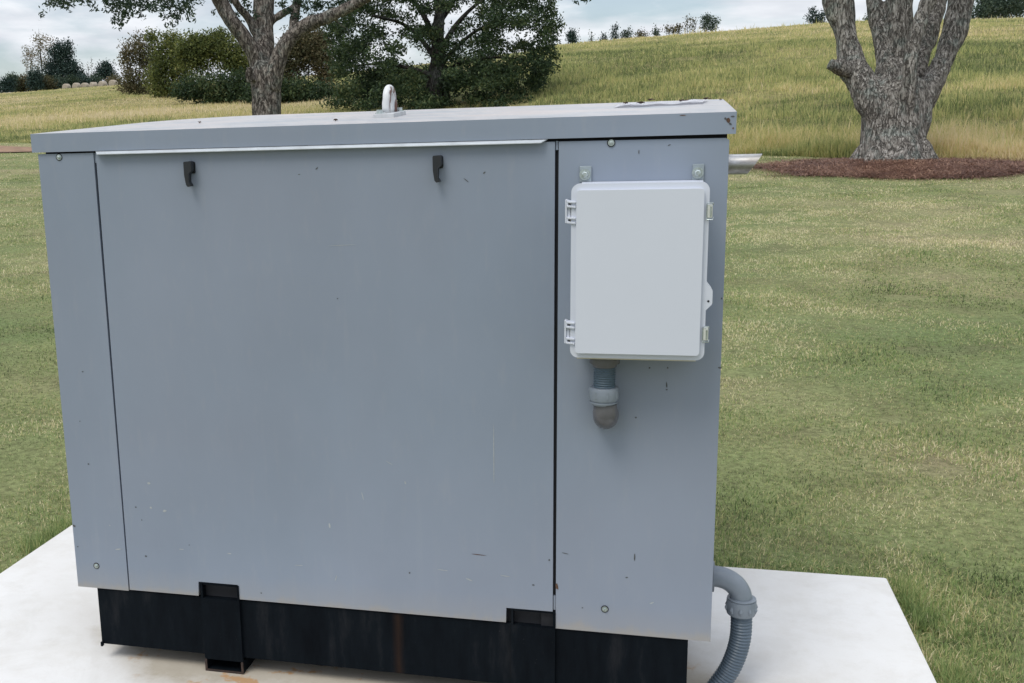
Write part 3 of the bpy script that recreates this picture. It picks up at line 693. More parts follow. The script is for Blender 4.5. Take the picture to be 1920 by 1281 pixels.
def bush(name, label, cat, group, D, blobs_uv, m, leaf, per, seed, trunk=None, twigs=0, tm=None, base_u=None, shell=.35, k=2, deep=1.6):
    """blobs_uv: (u, v, rx px, rz px[, depth offset])"""
    us = base_u if base_u else np.mean([b[0] for b in blobs_uv]); base = ground_at(us, D)
    t = empty(name, tuple(base)); tag(t, label, cat, group)
    r_ = np.random.default_rng(seed); s = D/FPX; blobs = []
    for b in blobs_uv:
        dd = b[4] if len(b) > 4 else r_.uniform(-1, 1)*.25*b[2]*s
        blobs.append((at(b[0], b[1], D+dd), (b[2]*s, b[2]*s*deep*.7, b[3]*s)))
    P = blob_points(blobs, per/k, leaf, r_, shell); P = clumpify(P, k, leaf*.9, r_)
    zt = terrain(P[:, 0], P[:, 1]); P = P[P[:, 2] > zt-.1]
    V, F, rv = leaves(P, leaf, .45, .1, seed+1)
    link('crown' if 'tree' in name else 'foliage', np_mesh('foliage', V, F, {'rnd': rv}), t, [m])
    bp = base-CAM; bv = 640.5+PYC-FPX*(bp@UP)/(bp@FW)
    ch = []
    if trunk: ch.append(vchain([(us, bv+2, trunk, 0), (us, (bv+blobs_uv[0][1])/2, trunk*.8, 0), (blobs_uv[0][0], blobs_uv[0][1], trunk*.4, 0)], D))
    for i in range(twigs):
        b = blobs_uv[i % len(blobs_uv)]; a = r_.uniform(-.7, .7); L = r_.uniform(.9, 1.45)
        u1 = b[0]+math.sin(a)*b[2]*L; v1 = b[1]-math.cos(a)*b[3]*L
        ch.append(vchain([(us+(b[0]-us)*.8, bv, .030/s*1.0, 0), (b[0], b[1], .02/s, 0), (u1, v1, .007/s, r_.uniform(-.5, .5))], D))
    if ch: limbs_mesh('trunk' if 'tree' in name else 'stem', ch, tm or M_BARK_D, t, n=6)
    return t
GB = 'bushes of the thicket beside the oak'
bush('thicket_bush', 'feathery olive bush at the left end of the thicket, beside the hay bales', 'bush', GB, 88, [(250,150,26,22),(238,110,16,34),(262,95,22,34),(285,120,26,40),(240,165,22,12),(268,165,24,16)], M_BRUSH, .22, 3.2, 60, twigs=16)
bush('thicket_bush', 'grey-green bush with bare tips left of the bright olive bush', 'bush', GB, 78, [(310,110,30,42),(325,80,24,22),(300,150,30,32),(285,70,14,14),(340,135,28,42),(310,172,28,16)], M_THICKET, .21, 4.2, 62, twigs=12)
bush('thicket_bush', 'bright olive rounded bush just left of the forking tree trunk', 'bush', GB, 70, [(375,105,34,38),(400,85,30,26),(430,105,30,38),(365,90,24,28),(450,120,26,34),(410,70,22,14),(345,100,20,26)], M_THICKET, .20, 5.5, 64, twigs=8)
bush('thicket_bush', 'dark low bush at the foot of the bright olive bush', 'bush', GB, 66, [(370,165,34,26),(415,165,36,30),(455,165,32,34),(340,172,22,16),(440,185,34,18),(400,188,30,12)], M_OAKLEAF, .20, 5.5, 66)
bush('thicket_bush', 'brownish bush between the forking tree and the oak', 'bush', GB, 64, [(545,110,32,46),(580,95,32,44),(560,75,24,26),(610,120,28,50),(600,75,22,22),(525,140,26,40)], M_BRUSH, .18, 5, 68, twigs=12)
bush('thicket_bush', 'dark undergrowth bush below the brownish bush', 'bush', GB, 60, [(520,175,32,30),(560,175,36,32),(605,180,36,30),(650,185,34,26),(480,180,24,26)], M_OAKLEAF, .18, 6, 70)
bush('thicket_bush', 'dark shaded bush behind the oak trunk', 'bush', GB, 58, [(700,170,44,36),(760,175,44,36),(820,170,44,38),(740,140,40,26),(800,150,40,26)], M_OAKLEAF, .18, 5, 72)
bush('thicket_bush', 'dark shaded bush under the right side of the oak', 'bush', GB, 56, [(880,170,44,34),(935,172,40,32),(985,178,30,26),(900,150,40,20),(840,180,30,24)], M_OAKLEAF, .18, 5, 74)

GF = 'trees on the far left skyline'
bush('pale_tree', 'pale sparse autumn tree behind the dark cedar', 'tree', None, 235, [(75,90,14,14),(60,105,14,14),(50,95,9,10),(85,75,14,8),(70,75,10,8),(95,90,12,12),(62,125,14,10),(85,115,14,14),(48,112,8,8),(72,66,8,4)], M_PALE, .45, 1.1, 80, trunk=2.2, twigs=12, tm=M_BARK_D, base_u=80, k=1)
bush('cedar_tree', 'broad dark blue-green cedar on the left skyline', 'tree', None, 215, [(118,115,22,22),(105,100,14,16),(125,95,13,14),(98,130,18,18),(135,130,20,16),(110,85,8,8),(128,82,5,7),(148,142,12,10),(118,140,30,12),(90,145,14,8)], M_CEDAR, .42, 4.5, 82, trunk=2, base_u=118)
bush('round_cedar_tree', 'small rounded evergreen above the row of bales', 'tree', None, 215, [(196,132,16,15),(200,124,11,9),(188,142,14,10),(208,142,12,10)], M_CEDAR, .38, 4.5, 84, trunk=1.2, base_u=197)
bush('bare_sapling', 'thin bare sapling between the cedar and the rounded evergreen', 'tree', None, 215, [(166,135,10,14),(172,120,5,10)], M_BRUSH, .3, .3, 86, trunk=.9, twigs=9, base_u=170, k=1)
GH = 'low hedgerow shrubs along the left skyline'
for i, (u, v, rx, rz, m, lb) in enumerate([(12, 155, 14, 9, M_CEDAR, 'low dark shrub at the far left end of the hedgerow'), (22, 146, 9, 9, M_FARGREEN, 'grey-green upright shrub near the far left end of the hedgerow'),
      (44, 152, 18, 12, M_BRUSH, 'reddish brown shrub left of the pale tree'), (66, 142, 12, 14, M_CEDAR, 'dark conical shrub under the pale tree'), (82, 153, 18, 11, M_BRUSH, 'brown shrub under the left side of the cedar'),
      (110, 154, 18, 11, M_FARGREEN, 'grey-green shrub under the middle of the cedar'), (136, 152, 9, 12, M_OAKLEAF2, 'deep green pointed shrub left of the second bale'), (154, 150, 14, 9, M_CEDAR, 'dark low shrub behind the middle bales'), (176, 150, 14, 9, M_FARGREEN, 'green shrub at the foot of the rounded evergreen'), (214, 152, 14, 9, M_BRUSH, 'olive shrub behind the rightmost bale')]):
    bush('hedgerow_shrub', lb, 'shrub', GH, 206+i % 3*3, [(u, v, rx, rz), (u-rx*.5, v+3, rx*.6, rz*.7), (u+rx*.5, v+2, rx*.6, rz*.8), (u, v+8, rx, rz*.7), (u-rx*.4, v+16, rx, rz*.8), (u+rx*.4, v+18, rx, rz*.8)], m, .38, 4, 90+i*2, twigs=3)
GS = 'small trees along the crest of the right hill'
for i, (u, v, rx, rz, m, lb) in enumerate([(1073, 67, 13, 14, M_CEDAR, 'dark cone-shaped cedar on the crest beside the oak'), (1109, 74, 4, 7, M_FARGREEN, 'tiny spindly sapling on the crest right of the cone-shaped cedar'), (1131, 71, 8, 7, M_CEDAR, 'small round shrub left of the spiky cedar'),
      (1154, 64, 9, 13, M_CEDAR, 'spiky dark cedar on the crest of the hill'), (1174, 66, 10, 10, M_FARGREEN, 'green shrub right of the spiky cedar'), (1203, 66, 12, 5, M_BRUSH, 'low brown shrub in the middle of the crest'), (1229, 61, 8, 8, M_FARGREEN, 'small upright shrub left of the brown scrub'),
      (1262, 55, 18, 6, M_BRUSH, 'long low brown scrub on the crest'), (1294, 44, 15, 12, M_BRUSH, 'thin greyish brown shrub beside the leafy crest tree'), (1330, 42, 17, 14, M_FARGREEN, 'leafy rounded tree on the middle of the crest'), (1534, 30, 20, 15, M_CEDAR, 'dense rounded tree on the crest left of the forked trunk'), (1628, 33, 8, 7, M_FARGREEN, 'small shrub on the crest seen between the forked stems')]):
    D = {0: 122}.get(i, 132); q_ = np.random.default_rng(500+i); v -= 2
    tree = i in (0, 3, 9, 10); cone = i in (0, 3, 6, 1); bl = []
    for k in range(9 if rx > 9 else 6):
        t_ = q_.random()
        if cone: bl.append((u+q_.normal(0, rx*.35*(1-t_)+.5), v+rz-t_*rz*2, rx*(.75-.55*t_), rz*.28))
        else: bl.append((u+q_.uniform(-.75, .75)*rx, v+rz*.8-q_.random()**1.4*rz*1.5, rx*q_.uniform(.22, .5), rz*q_.uniform(.2, .45)))
    bl.append((u, v+rz*.9, rx*.9, rz*.45))
    bush('crest_tree' if tree else 'crest_shrub', lb, 'tree' if tree else 'shrub', GS, D, bl, m, .24, 3.2 if i not in (1, 8) else 1.0, 120+i*2, trunk=.6 if tree else None, twigs=8, shell=.2)
GW = 'dense trees beyond the right end of the hill'
for i, (u, v, r, lb) in enumerate([(1842, 18, 22, 'dense dark tree at the left end of the wood top right'), (1872, 12, 24, 'dense tree in the middle of the wood top right'), (1905, 8, 26, 'dense tree at the right end of the wood top right')]):
    bush('wood_tree', lb, 'tree', GW, 175, [(u, v, r, 16), (u-8, v+12, r*.8, 12), (u+10, v-12, r*.8, 14), (u, v-24, r*.7, 12), (u+12, v+14, r*.7, 10)], M_FARGREEN, .38, 3.2, 150+i*2, trunk=2.5)

# --- hay bales
def bale_mesh():
    bm = bmesh.new(); n = 32; prof = [(0, -.60), (.55, -.61), (.70, -.59), (.76, -.52), (.775, -.3), (.77, 0), (.775, .3), (.76, .52), (.70, .59), (.55, .61), (0, .60)]
    rings = []
    for r, x in prof:
        if r == 0: rings.append([bm.verts.new((x, 0, .75))]); continue
        rings.append([bm.verts.new((x, r*math.cos(2*math.pi*k/n)*(1+.012*math.sin(k*3)), .75+r*math.sin(2*math.pi*k/n)*(1+.012*math.cos(k*5)))) for k in range(n)])
    for a, b in zip(rings, rings[1:]):
        for k in range(n):
            k2 = (k+1) % n
            if len(a) == 1: bm.faces.new((a[0], b[k], b[k2]))
            elif len(b) == 1: bm.faces.new((a[k], a[k2], b[0]))
            else: bm.faces.new((a[k], a[k2], b[k2], b[k]))
    bmesh.ops.recalc_face_normals(bm, faces=bm.faces)
    me = bpy.data.meshes.new('hay_bale'); bm.to_mesh(me); bm.free(); me.polygons.foreach_set('use_smooth', np.ones(len(me.polygons), bool)); me.materials.append(M_HAY); return me
BM_ = bale_mesh()
for i, (u, D, lb) in enumerate([(1, 207, 'round hay bale cut by the left edge of the photo'), (10, 203, 'half hidden round bale second from the left edge'), (19, 203, 'half hidden round bale third from the left edge'),
        (125, 192, 'leftmost of the six bales in the long row'), (144, 190, 'round bale just right of the pointed green shrub'), (160, 191, 'third of the six bales in the row, below the sapling'),
        (176, 190, 'fourth of the six bales in the row, left of the rounded evergreen'), (193, 189, 'fifth of the six bales, straight below the rounded evergreen'), (213, 188, 'rightmost bale against the thicket')]):
    o = bpy.data.objects.new('hay_bale', BM_); COL.objects.link(o); D *= .935; p = ground_at(u, D, 165); o.location = (p[0], p[1], p[2]-.02); o.rotation_euler.z = math.radians(-28+100+random.uniform(-14, 14)); o.scale = (.8, .8, .86)
    tag(o, lb, 'hay bale', 'round hay bales on the far field')
#BALES

# ------------------------------------------------------------------ generator
W_, ZT, ZB = 1.6305, 1.292, .152
gen = empty('generator', (.815, .30, SLAB_Z)); tag(gen, 'boxy grey standby generator on a black skid', 'generator')
def marks(bm, lst, y, mi_default=1):
    """small chips and scratches as slivers of another material lying on the panel: (x, z, length, width, angle deg, material index)"""
    for x, z, L, w, a, mi in lst:
        a = math.radians(a); n = 7; vs = []
        for k in range(n):
            t = 2*math.pi*k/n; rr = random.uniform(.7, 1.1); px_, pz_ = math.cos(t)*L/2*rr, math.sin(t)*w/2*rr
            vs.append(bm.verts.new((x+px_*math.cos(a)-pz_*math.sin(a), y, z+px_*math.sin(a)+pz_*math.cos(a))))
        f = bm.faces.new(vs); f.material_index = mi
def P2(u, v, Y=0):
    d = ray(u, v); p = CAM+d*((Y-CAM[1])/d[1]); return p[0], p[2]
def mk(u, v, L, w, a, mi): x, z = P2(u, v); return (x, z, L/820, w/820, a, mi)
PM = [M_PAINT, M_SCRATCH, M_SCUFF, M_PRIMER]
def panel(name, pts, y0, y1, lst, bev=.0025):
    bm = bmesh.new(); prism(bm, pts, y0, y1)
    bmesh.ops.bevel(bm, geom=[e for e in bm.edges if len(e.link_faces) == 2 and e.calc_face_angle(0) > .6], offset=bev, segments=2, affect='EDGES')
    bmesh.ops.recalc_face_normals(bm, faces=bm.faces)
    marks(bm, lst, y0-.0006)
    me = bpy.data.meshes.new(name); bm.to_mesh(me); bm.free(); return link(name, me, gen, PM)
panel('left_panel', [(0, ZB), (.1497, ZB), (.1517, ZT+.004), (0, ZT+.004)], 0, .02, [mk(155, 697, 5, 3, 0, 1), mk(166, 870, 4, 5, 70, 1), mk(139, 986, 6, 10, 80, 1), mk(146, 1025, 4, 3, 0, 1), mk(222, 1030, 16, 3, 10, 2), mk(206, 985, 5, 2, 0, 2), mk(150, 790, 3, 3, 0, 1)])
door_marks = [mk(594, 316, 7, 3, 50, 1), mk(561, 327, 5, 2, 0, 1), mk(908, 324, 6, 3, 30, 1), mk(874, 338, 13, 2, -40, 1), mk(633, 560, 3, 3, 0, 1), mk(255, 951, 5, 4, 0, 1), mk(283, 952, 5, 6, 80, 2), mk(309, 958, 11, 6, 10, 2), mk(340, 1030, 14, 2, 0, 2), mk(279, 906, 5, 8, 90, 2),
   mk(430, 1038, 11, 3, 0, 2), mk(274, 1043, 4, 6, 90, 1), mk(630, 1084, 14, 2, 70, 2), mk(897, 1040, 34, 1.6, -3, 3), mk(830, 1069, 28, 1.8, -4, 2), mk(880, 1087, 15, 3, -20, 2), mk(947, 1080, 20, 1.8, -4, 2), mk(768, 1074, 4, 4, 0, 1), mk(1000, 1097, 3, 6, 90, 1), mk(926, 860, 1.5, 150, 0, 2),
   mk(490, 1112, 4, 3, 0, 1), mk(680, 930, 2, 26, 12, 2), mk(730, 868, 20, 1.4, -30, 2), mk(355, 1022, 3, 3, 0, 1), mk(618, 985, 4, 12, 5, 2), mk(560, 1060, 24, 1.4, 4, 2), mk(640, 460, 60, 1.0, 2, 2), mk(760, 905, 3, 8, 20, 2), mk(1030, 1050, 4, 4, 0, 1), mk(266, 975, 3, 3, 0, 1)]
panel('door', [(.1535, .155), (.3510, .155), (.3530, .1945), (.4628, .1945), (.4612, .155), (1.1560, .155), (1.1570, .1930), (1.2682, .1930), (1.2682, ZT+.002), (.1585, ZT+.004)], 0, .018, door_marks)
panel('right_panel', [(1.2755, .150), (W_, .150), (W_, ZT-.004), (W_-.007, ZT+.0005), (1.2765, ZT+.002)], .001, .02,
      [mk(1198, 285, 2, 10, 0, 1), mk(1255, 272, 6, 2, 20, 1), mk(1250, 722, 3, 12, 5, 1), mk(1250, 731, 4, 3, 0, 1), mk(1218, 690, 4, 4, 0, 1), mk(1252, 690, 3, 4, 0, 1), mk(1190, 1045, 3, 16, 0, 1), mk(1044, 1100, 6, 16, 12, 3), mk(1060, 1038, 14, 2, -10, 1), mk(1175, 1083, 6, 3, 0, 1),
       mk(1350, 690, 4, 7, 80, 1), mk(1192, 783, 4, 4, 0, 1), mk(1222, 1131, 10, 3, 30, 2), mk(1092, 1140, 4, 3, 0, 1), mk(1353, 560, 3, 4, 0, 1), mk(1095, 640, 3, 3, 0, 1)])
bm = bmesh.new(); box(bm, (.004, .0205, ZB+.004), (W_-.003, .572, ZT-.004)); bm_obj('body_shell', bm, M_PAINT, gen, bevel=.004)
bm = bmesh.new(); box(bm, (.12, .0100, .11), (.30, .0202, 1.3035)); box(bm, (.30, .0185, .11), (W_-.06, .0203, 1.3035)); box(bm, (1.24, .0100, .11), (1.30, .0184, 1.280)); bm_obj('inner_frame', bm, M_DARK, gen)
# pale strips of jamb at the ends of the seams
for a_, b_ in (((.1522, .004, ZT-.020), (.1580, .0098, ZT+.003)), ((1.2696, .004, ZT-.016), (1.2750, .0098, ZT+.003)), ((1.2696, .004, .196), (1.2745, .0098, .232))):
    bm = bmesh.new(); box(bm, a_, b_); bm_obj('door_jamb', bm, M_PAINT, gen)
# roof
def roof():
    bm = bmesh.new(); x0, x1, y0, y1 = -.0122, W_+.0122, -.006, .612; zb, zt = 1.3005, 1.3455; nx, ny = 24, 8
    def h(x, y):
        s = (y-y0)/(y1-y0); hip = max(0, 1-(x-x0)/.42)**2; return zt+.038*s*(1-.25*hip)+.0008*math.sin(math.pi*s)*(1-hip)
    gr = [[bm.verts.new((x0+(x1-x0)*i/nx, y0+(y1-y0)*j/ny, h(x0+(x1-x0)*i/nx, y0+(y1-y0)*j/ny))) for i in range(nx+1)] for j in range(ny+1)]
    for j in range(ny):
        for i in range(nx): bm.faces.new((gr[j][i], gr[j][i+1], gr[j+1][i+1], gr[j+1][i]))
    rim = [gr[0][i] for i in range(nx+1)]+[gr[j][nx] for j in range(1, ny+1)]+[gr[ny][i] for i in range(nx-1, -1, -1)]+[gr[j][0] for j in range(ny-1, 0, -1)]
    low = [bm.verts.new((v.co.x, v.co.y, zb)) for v in rim]; n = len(rim)
    fr = [bm.faces.new((rim[i], low[i], low[(i+1) % n], rim[(i+1) % n])) for i in range(n)]
    inn = [bm.verts.new((min(max(v.co.x, x0+.012), x1-.012), min(max(v.co.y, y0+.0085), y1-.012), zb)) for v in low]
    for i in range(n):
        try: bm.faces.new((low[i], inn[i], inn[(i+1) % n], low[(i+1) % n]))
        except ValueError: pass
    ed = [e for e in bm.edges if len(e.link_faces) == 2 and e.calc_face_angle(0) > .7 and min(v.co.z for v in e.verts) > zb-.001 and (max(v.co.z for v in e.verts) > zt-.01)]
    bmesh.ops.bevel(bm, geom=ed, offset=.0075, segments=4, affect='EDGES')
    bmesh.ops.recalc_face_normals(bm, faces=bm.faces)
    for f in bm.faces:
        f.smooth = True
        if f.normal.z > .38: f.material_index = 1  # pale roof colour wraps onto the bevel as a painted rim highlight
    for x, z, L, w, a, mi in [(W_-.004, 1.328, .009, .012, 20, 4), (W_+.000, 1.321, .005, .008, 60, 2), (W_+.004, 1.336, .009, .004, 0, 2), (W_-.010, 1.332, .005, .006, 40, 2), (1.535, 1.3415, .016, .002, 3, 3), (W_+.006, 1.312, .004, .005, 0, 3)]:
        marks(bm, [(x, z, L, w, a, mi)], y0-.0007)
    me = bpy.data.meshes.new('roof'); bm.to_mesh(me); bm.free(); me.set_sharp_from_angle(angle=.7)
    link('roof', me, gen, [M_PAINT, M_ROOF, M_SCRATCH, M_PRIMER, M_PRIMER])
    return h
roof_z = roof()
bm = bmesh.new(); box(bm, (.012, .016, 1.28), (W_-.004, .56, 1.3020)); bm_obj('roof_frame', bm, M_DARK, gen)
# sloping drip strip above the door, mitred ends
def drip():
    bm = bmesh.new(); z1, z0 = 1.3010, 1.2935
    top = [(.1590, -.0008, z1), (1.2530, -.0008, z1), (1.2400, -.017, z0), (.1700, -.017, z0)]
    a = [bm.verts.new(p) for p in top]; b = [bm.verts.new((p[0], p[1], p[2]-.0018)) for p in top]
    bm.faces.new(a); bm.faces.new(b[::-1])
    for i in range(4): bm.faces.new((a[i], a[(i+1) % 4], b[(i+1) % 4], b[i]))
    bm_obj('drip_strip', bm, M_EDGE, gen)
drip()
# latches
def latch(u, v, flip):
    x, z = P2(u, v, -.01)
    bm = bmesh.new()
    o_ = [(-.0095, .0), (-.008, .0025), (.0075, .0035), (.0095, .002), (.0095, -.017), (.007, -.022), (.0025, -.025), (.0015, -.046), (.0055, -.052), (.0055, -.0555), (-.002, -.0565), (-.006, -.052), (-.0092, -.030)]
    prism(bm, [(x+a, z+b) for a, b in o_], -.024, -.008)
    h = bm_obj('latch', bm, M_LATCH, gen, bevel=.0025, seg=2, smooth=True, autos=.6)
    bm = bmesh.new(); prism(bm, rrect(x-.006, z-.020, x+.0085, z+.0, .003), -.0078, .0015); prism(bm, rrect(x-.008, z-.026, x+.0105, z+.002, .004), -.0022, .0008)
    bm_obj('latch_base', bm, M_LATCH, h)
latch(355, 305, 0); latch(821, 294, 1)
def screw(u, v, r=.0054, washer=True, parent=gen, Y=0, name='screw'):
    x, z = P2(u, v, Y); bm = bmesh.new()
    if washer: add_tube(bm, [(x, Y-.0012, z), (x, Y+.0005, z)], [r*1.25, r*1.3], 24); add_tube(bm, [(x, Y-.0020, z), (x, Y-.0011, z)], [r*.95, r*.95], 20)
    add_tube(bm, [(x, Y-.0046, z), (x, Y-.0042, z), (x, Y-.0019, z)], [r*.5, r*.7, r*.72], 6)
    sc_ = bm_obj(name, bm, M_ZINC, parent, bevel=.0004, seg=1)
    bm = bmesh.new(); add_tube(bm, [(x, Y-.0008, z), (x, Y+.0004, z)], [r*1.62, r*1.62], 24); bm_obj('rubber_washer', bm, M_DARK, sc_)
    return sc_
for uv in ((111, 295), (181, 1061), (1146, 268), (1134, 1142)): screw(*uv)
# skid: channel rail with two fork pockets
def skid():
    bm = bmesh.new()
    for (y0, y1, yy) in ((.006, .012, 1), (.55, .556, -1)):
        box(bm, (.053, y0, -.012), (1.581, y1, .150))
        box(bm, (.053, min(y0, y0+yy*.06), .1445), (1.581, max(y1, y1+yy*.06), .1500)) if False else None
    box(bm, (.0535, .0125, .1440), (1.5805, .5495, .1495)); box(bm, (.0535, .0125, -.0115), (1.5805, .075, -.006)); box(bm, (.0535, .487, -.0115), (1.5805, .5495, -.006))
    box(bm, (.0535, .0125, -.0055), (.0585, .5495, .1435)); box(bm, (1.5755, .0125, -.0055), (1.5805, .5495, .1435))
    box(bm, (.0540, -.004, -.016), (.0600, .0055, -.004))
    bm_obj('skid_rail', bm, M_SKID, gen, bevel=.0012)
    for x0, x1 in ((.3590, .4655), (1.1690, 1.2745)):
        bm = bmesh.new(); t_ = .005
        box(bm, (x0, -.0035, -.0205), (x1, .0055, .1510))                       # face plate
        # upper hollow, lower hollow: open tubes running through
        for z0, z1 in ((.1512, .1925), (-.0545, -.0210)):
            box(bm, (x0, -.0025, z0), (x0+t_, .552, z1)); box(bm, (x1-t_, -.0025, z0), (x1, .552, z1))
            if z0 > 0: box(bm, (x0+t_, .0005, z1-t_), (x1-t_, .552, z1)); box(bm, (x0+t_, .02, z0), (x1-t_, .024, z1-t_))
            else: box(bm, (x0+t_, -.0025, z0), (x1-t_, .552, z0+t_))
        f = bm_obj('fork_pocket', bm, M_SKID, gen)
        bm = bmesh.new(); box(bm, (x0-.0006, -.0045, -.0549), (x1+.0006, -.0026, -.0490)); box(bm, (x0-.0006, -.0045, -.0489), (x0+.0052, -.0026, -.0212)); box(bm, (x1-.0052, -.0045, -.0489), (x1+.0006, -.0026, -.0212))
        bm_obj('rusty_lip', bm, M_RUST, f)
    for x0 in (.36, 1.17):
        bm = bmesh.new(); box(bm, (x0, .06, SLAB_Z+.0005), (x0+.1, .50, -.018)); bm_obj('skid_foot', bm, M_DARK, gen)
skid()
# lifting eye
def eye():
    cx, cy = .832, .272; z = roof_z(cx, cy)
    bm = bmesh.new(); vs = box(bm, (cx-.026, cy-.066, z-.001), (cx+.026, cy+.066, z+.0095))
    for v in vs: v.co.z += (v.co.y-cy)*.06
    e = bm_obj('lifting_eye', bm, simple('painted_eye_plate', (.50, .52, .54), .45, 0, .15, 40), gen, bevel=.0012)
    P = []; R = []
    for k in range(-3, 19):
        if k < 0: P.append((cx-.002, cy-.027, z+.0095+.032*(k+3)/3)); R.append(.0105)
        elif k > 15: P.append((cx+.002, cy+.027, z+.0095+.032*(18-k)/3)); R.append(.0105)
        else:
            a = math.pi*k/15; P.append((cx, cy-.027*math.cos(a), z+.0415+.025*math.sin(a))); R.append(.0105)
    bm = bmesh.new(); add_tube(bm, P, R, 14)
    m, t, p = mat('white_paint_with_rust_run')
    a = tnoise(t, 50, 4, .6, stretch=(1.2, 1.2, .22)); tcn = t.nodes.new('ShaderNodeTexCoord'); sp = t.nodes.new('ShaderNodeSeparateXYZ'); t.links.new(tcn.outputs['Object'], sp.inputs[0])
    n0 = N(t, 'ShaderNodeMath', operation='SUBTRACT'); t.links.new(sp.outputs[0], n0.inputs[0]); n0.inputs[1].default_value = cx+.006
    n1_ = N(t, 'ShaderNodeMath', operation='MULTIPLY_ADD'); t.links.new(a, n1_.inputs[0]); n1_.inputs[1].default_value = .03; t.links.new(n0.outputs[0], n1_.inputs[2])
    c = mixc(t, ramp(t, n1_.outputs[0], [(.0155, g(0)), (.0185, g(1))]), (.62, .64, .66), (.12, .055, .04))
    t.links.new(c, p.inputs['Base Color']); p.inputs['Roughness'].default_value = .45
    bm_obj('ring', bm, m, e, smooth=True)
    for px_, py_ in ((cx-.014, cy-.050), (cx+.012, cy+.052)):
        bm = bmesh.new(); zz_ = z+.0095+(py_-cy)*.06; add_tube(bm, [(px_, py_, zz_-.001), (px_, py_, zz_+.002)], [.0115, .0115], 20); add_tube(bm, [(px_, py_, zz_+.002), (px_, py_, zz_+.009)], [.0085, .0085], 6)
        bm_obj('bolt', bm, M_ZINC, e)
eye()
# exhaust pipe
def exhaust():
    # slash-cut tube from the right side
    cy, cz, r, x0 = .30, 1.2265, .0235, W_-.012; n = 40; bm = bmesh.new(); rings = []
    for rr in (r, r-.002):
        for end in (0, 1):
            ring = []
            for k in range(n):
                a = 2*math.pi*k/n; z = math.sin(a)*rr
                x = x0 if not end else 1.7045+(z/r)*.0165
                ring.append(bm.verts.new((x, cy+math.cos(a)*rr, cz+z)))
            rings.append(ring)
    def q(A, B):
        for k in range(n): bm.faces.new((A[k], A[(k+1) % n], B[(k+1) % n], B[k]))
    q(rings[0], rings[1]); q(rings[1], rings[3]); q(rings[3], rings[2]); q(rings[2], rings[0])
    bm_obj('exhaust_pipe', bm, M_STEEL, gen, smooth=True, autos=.8)
exhaust()

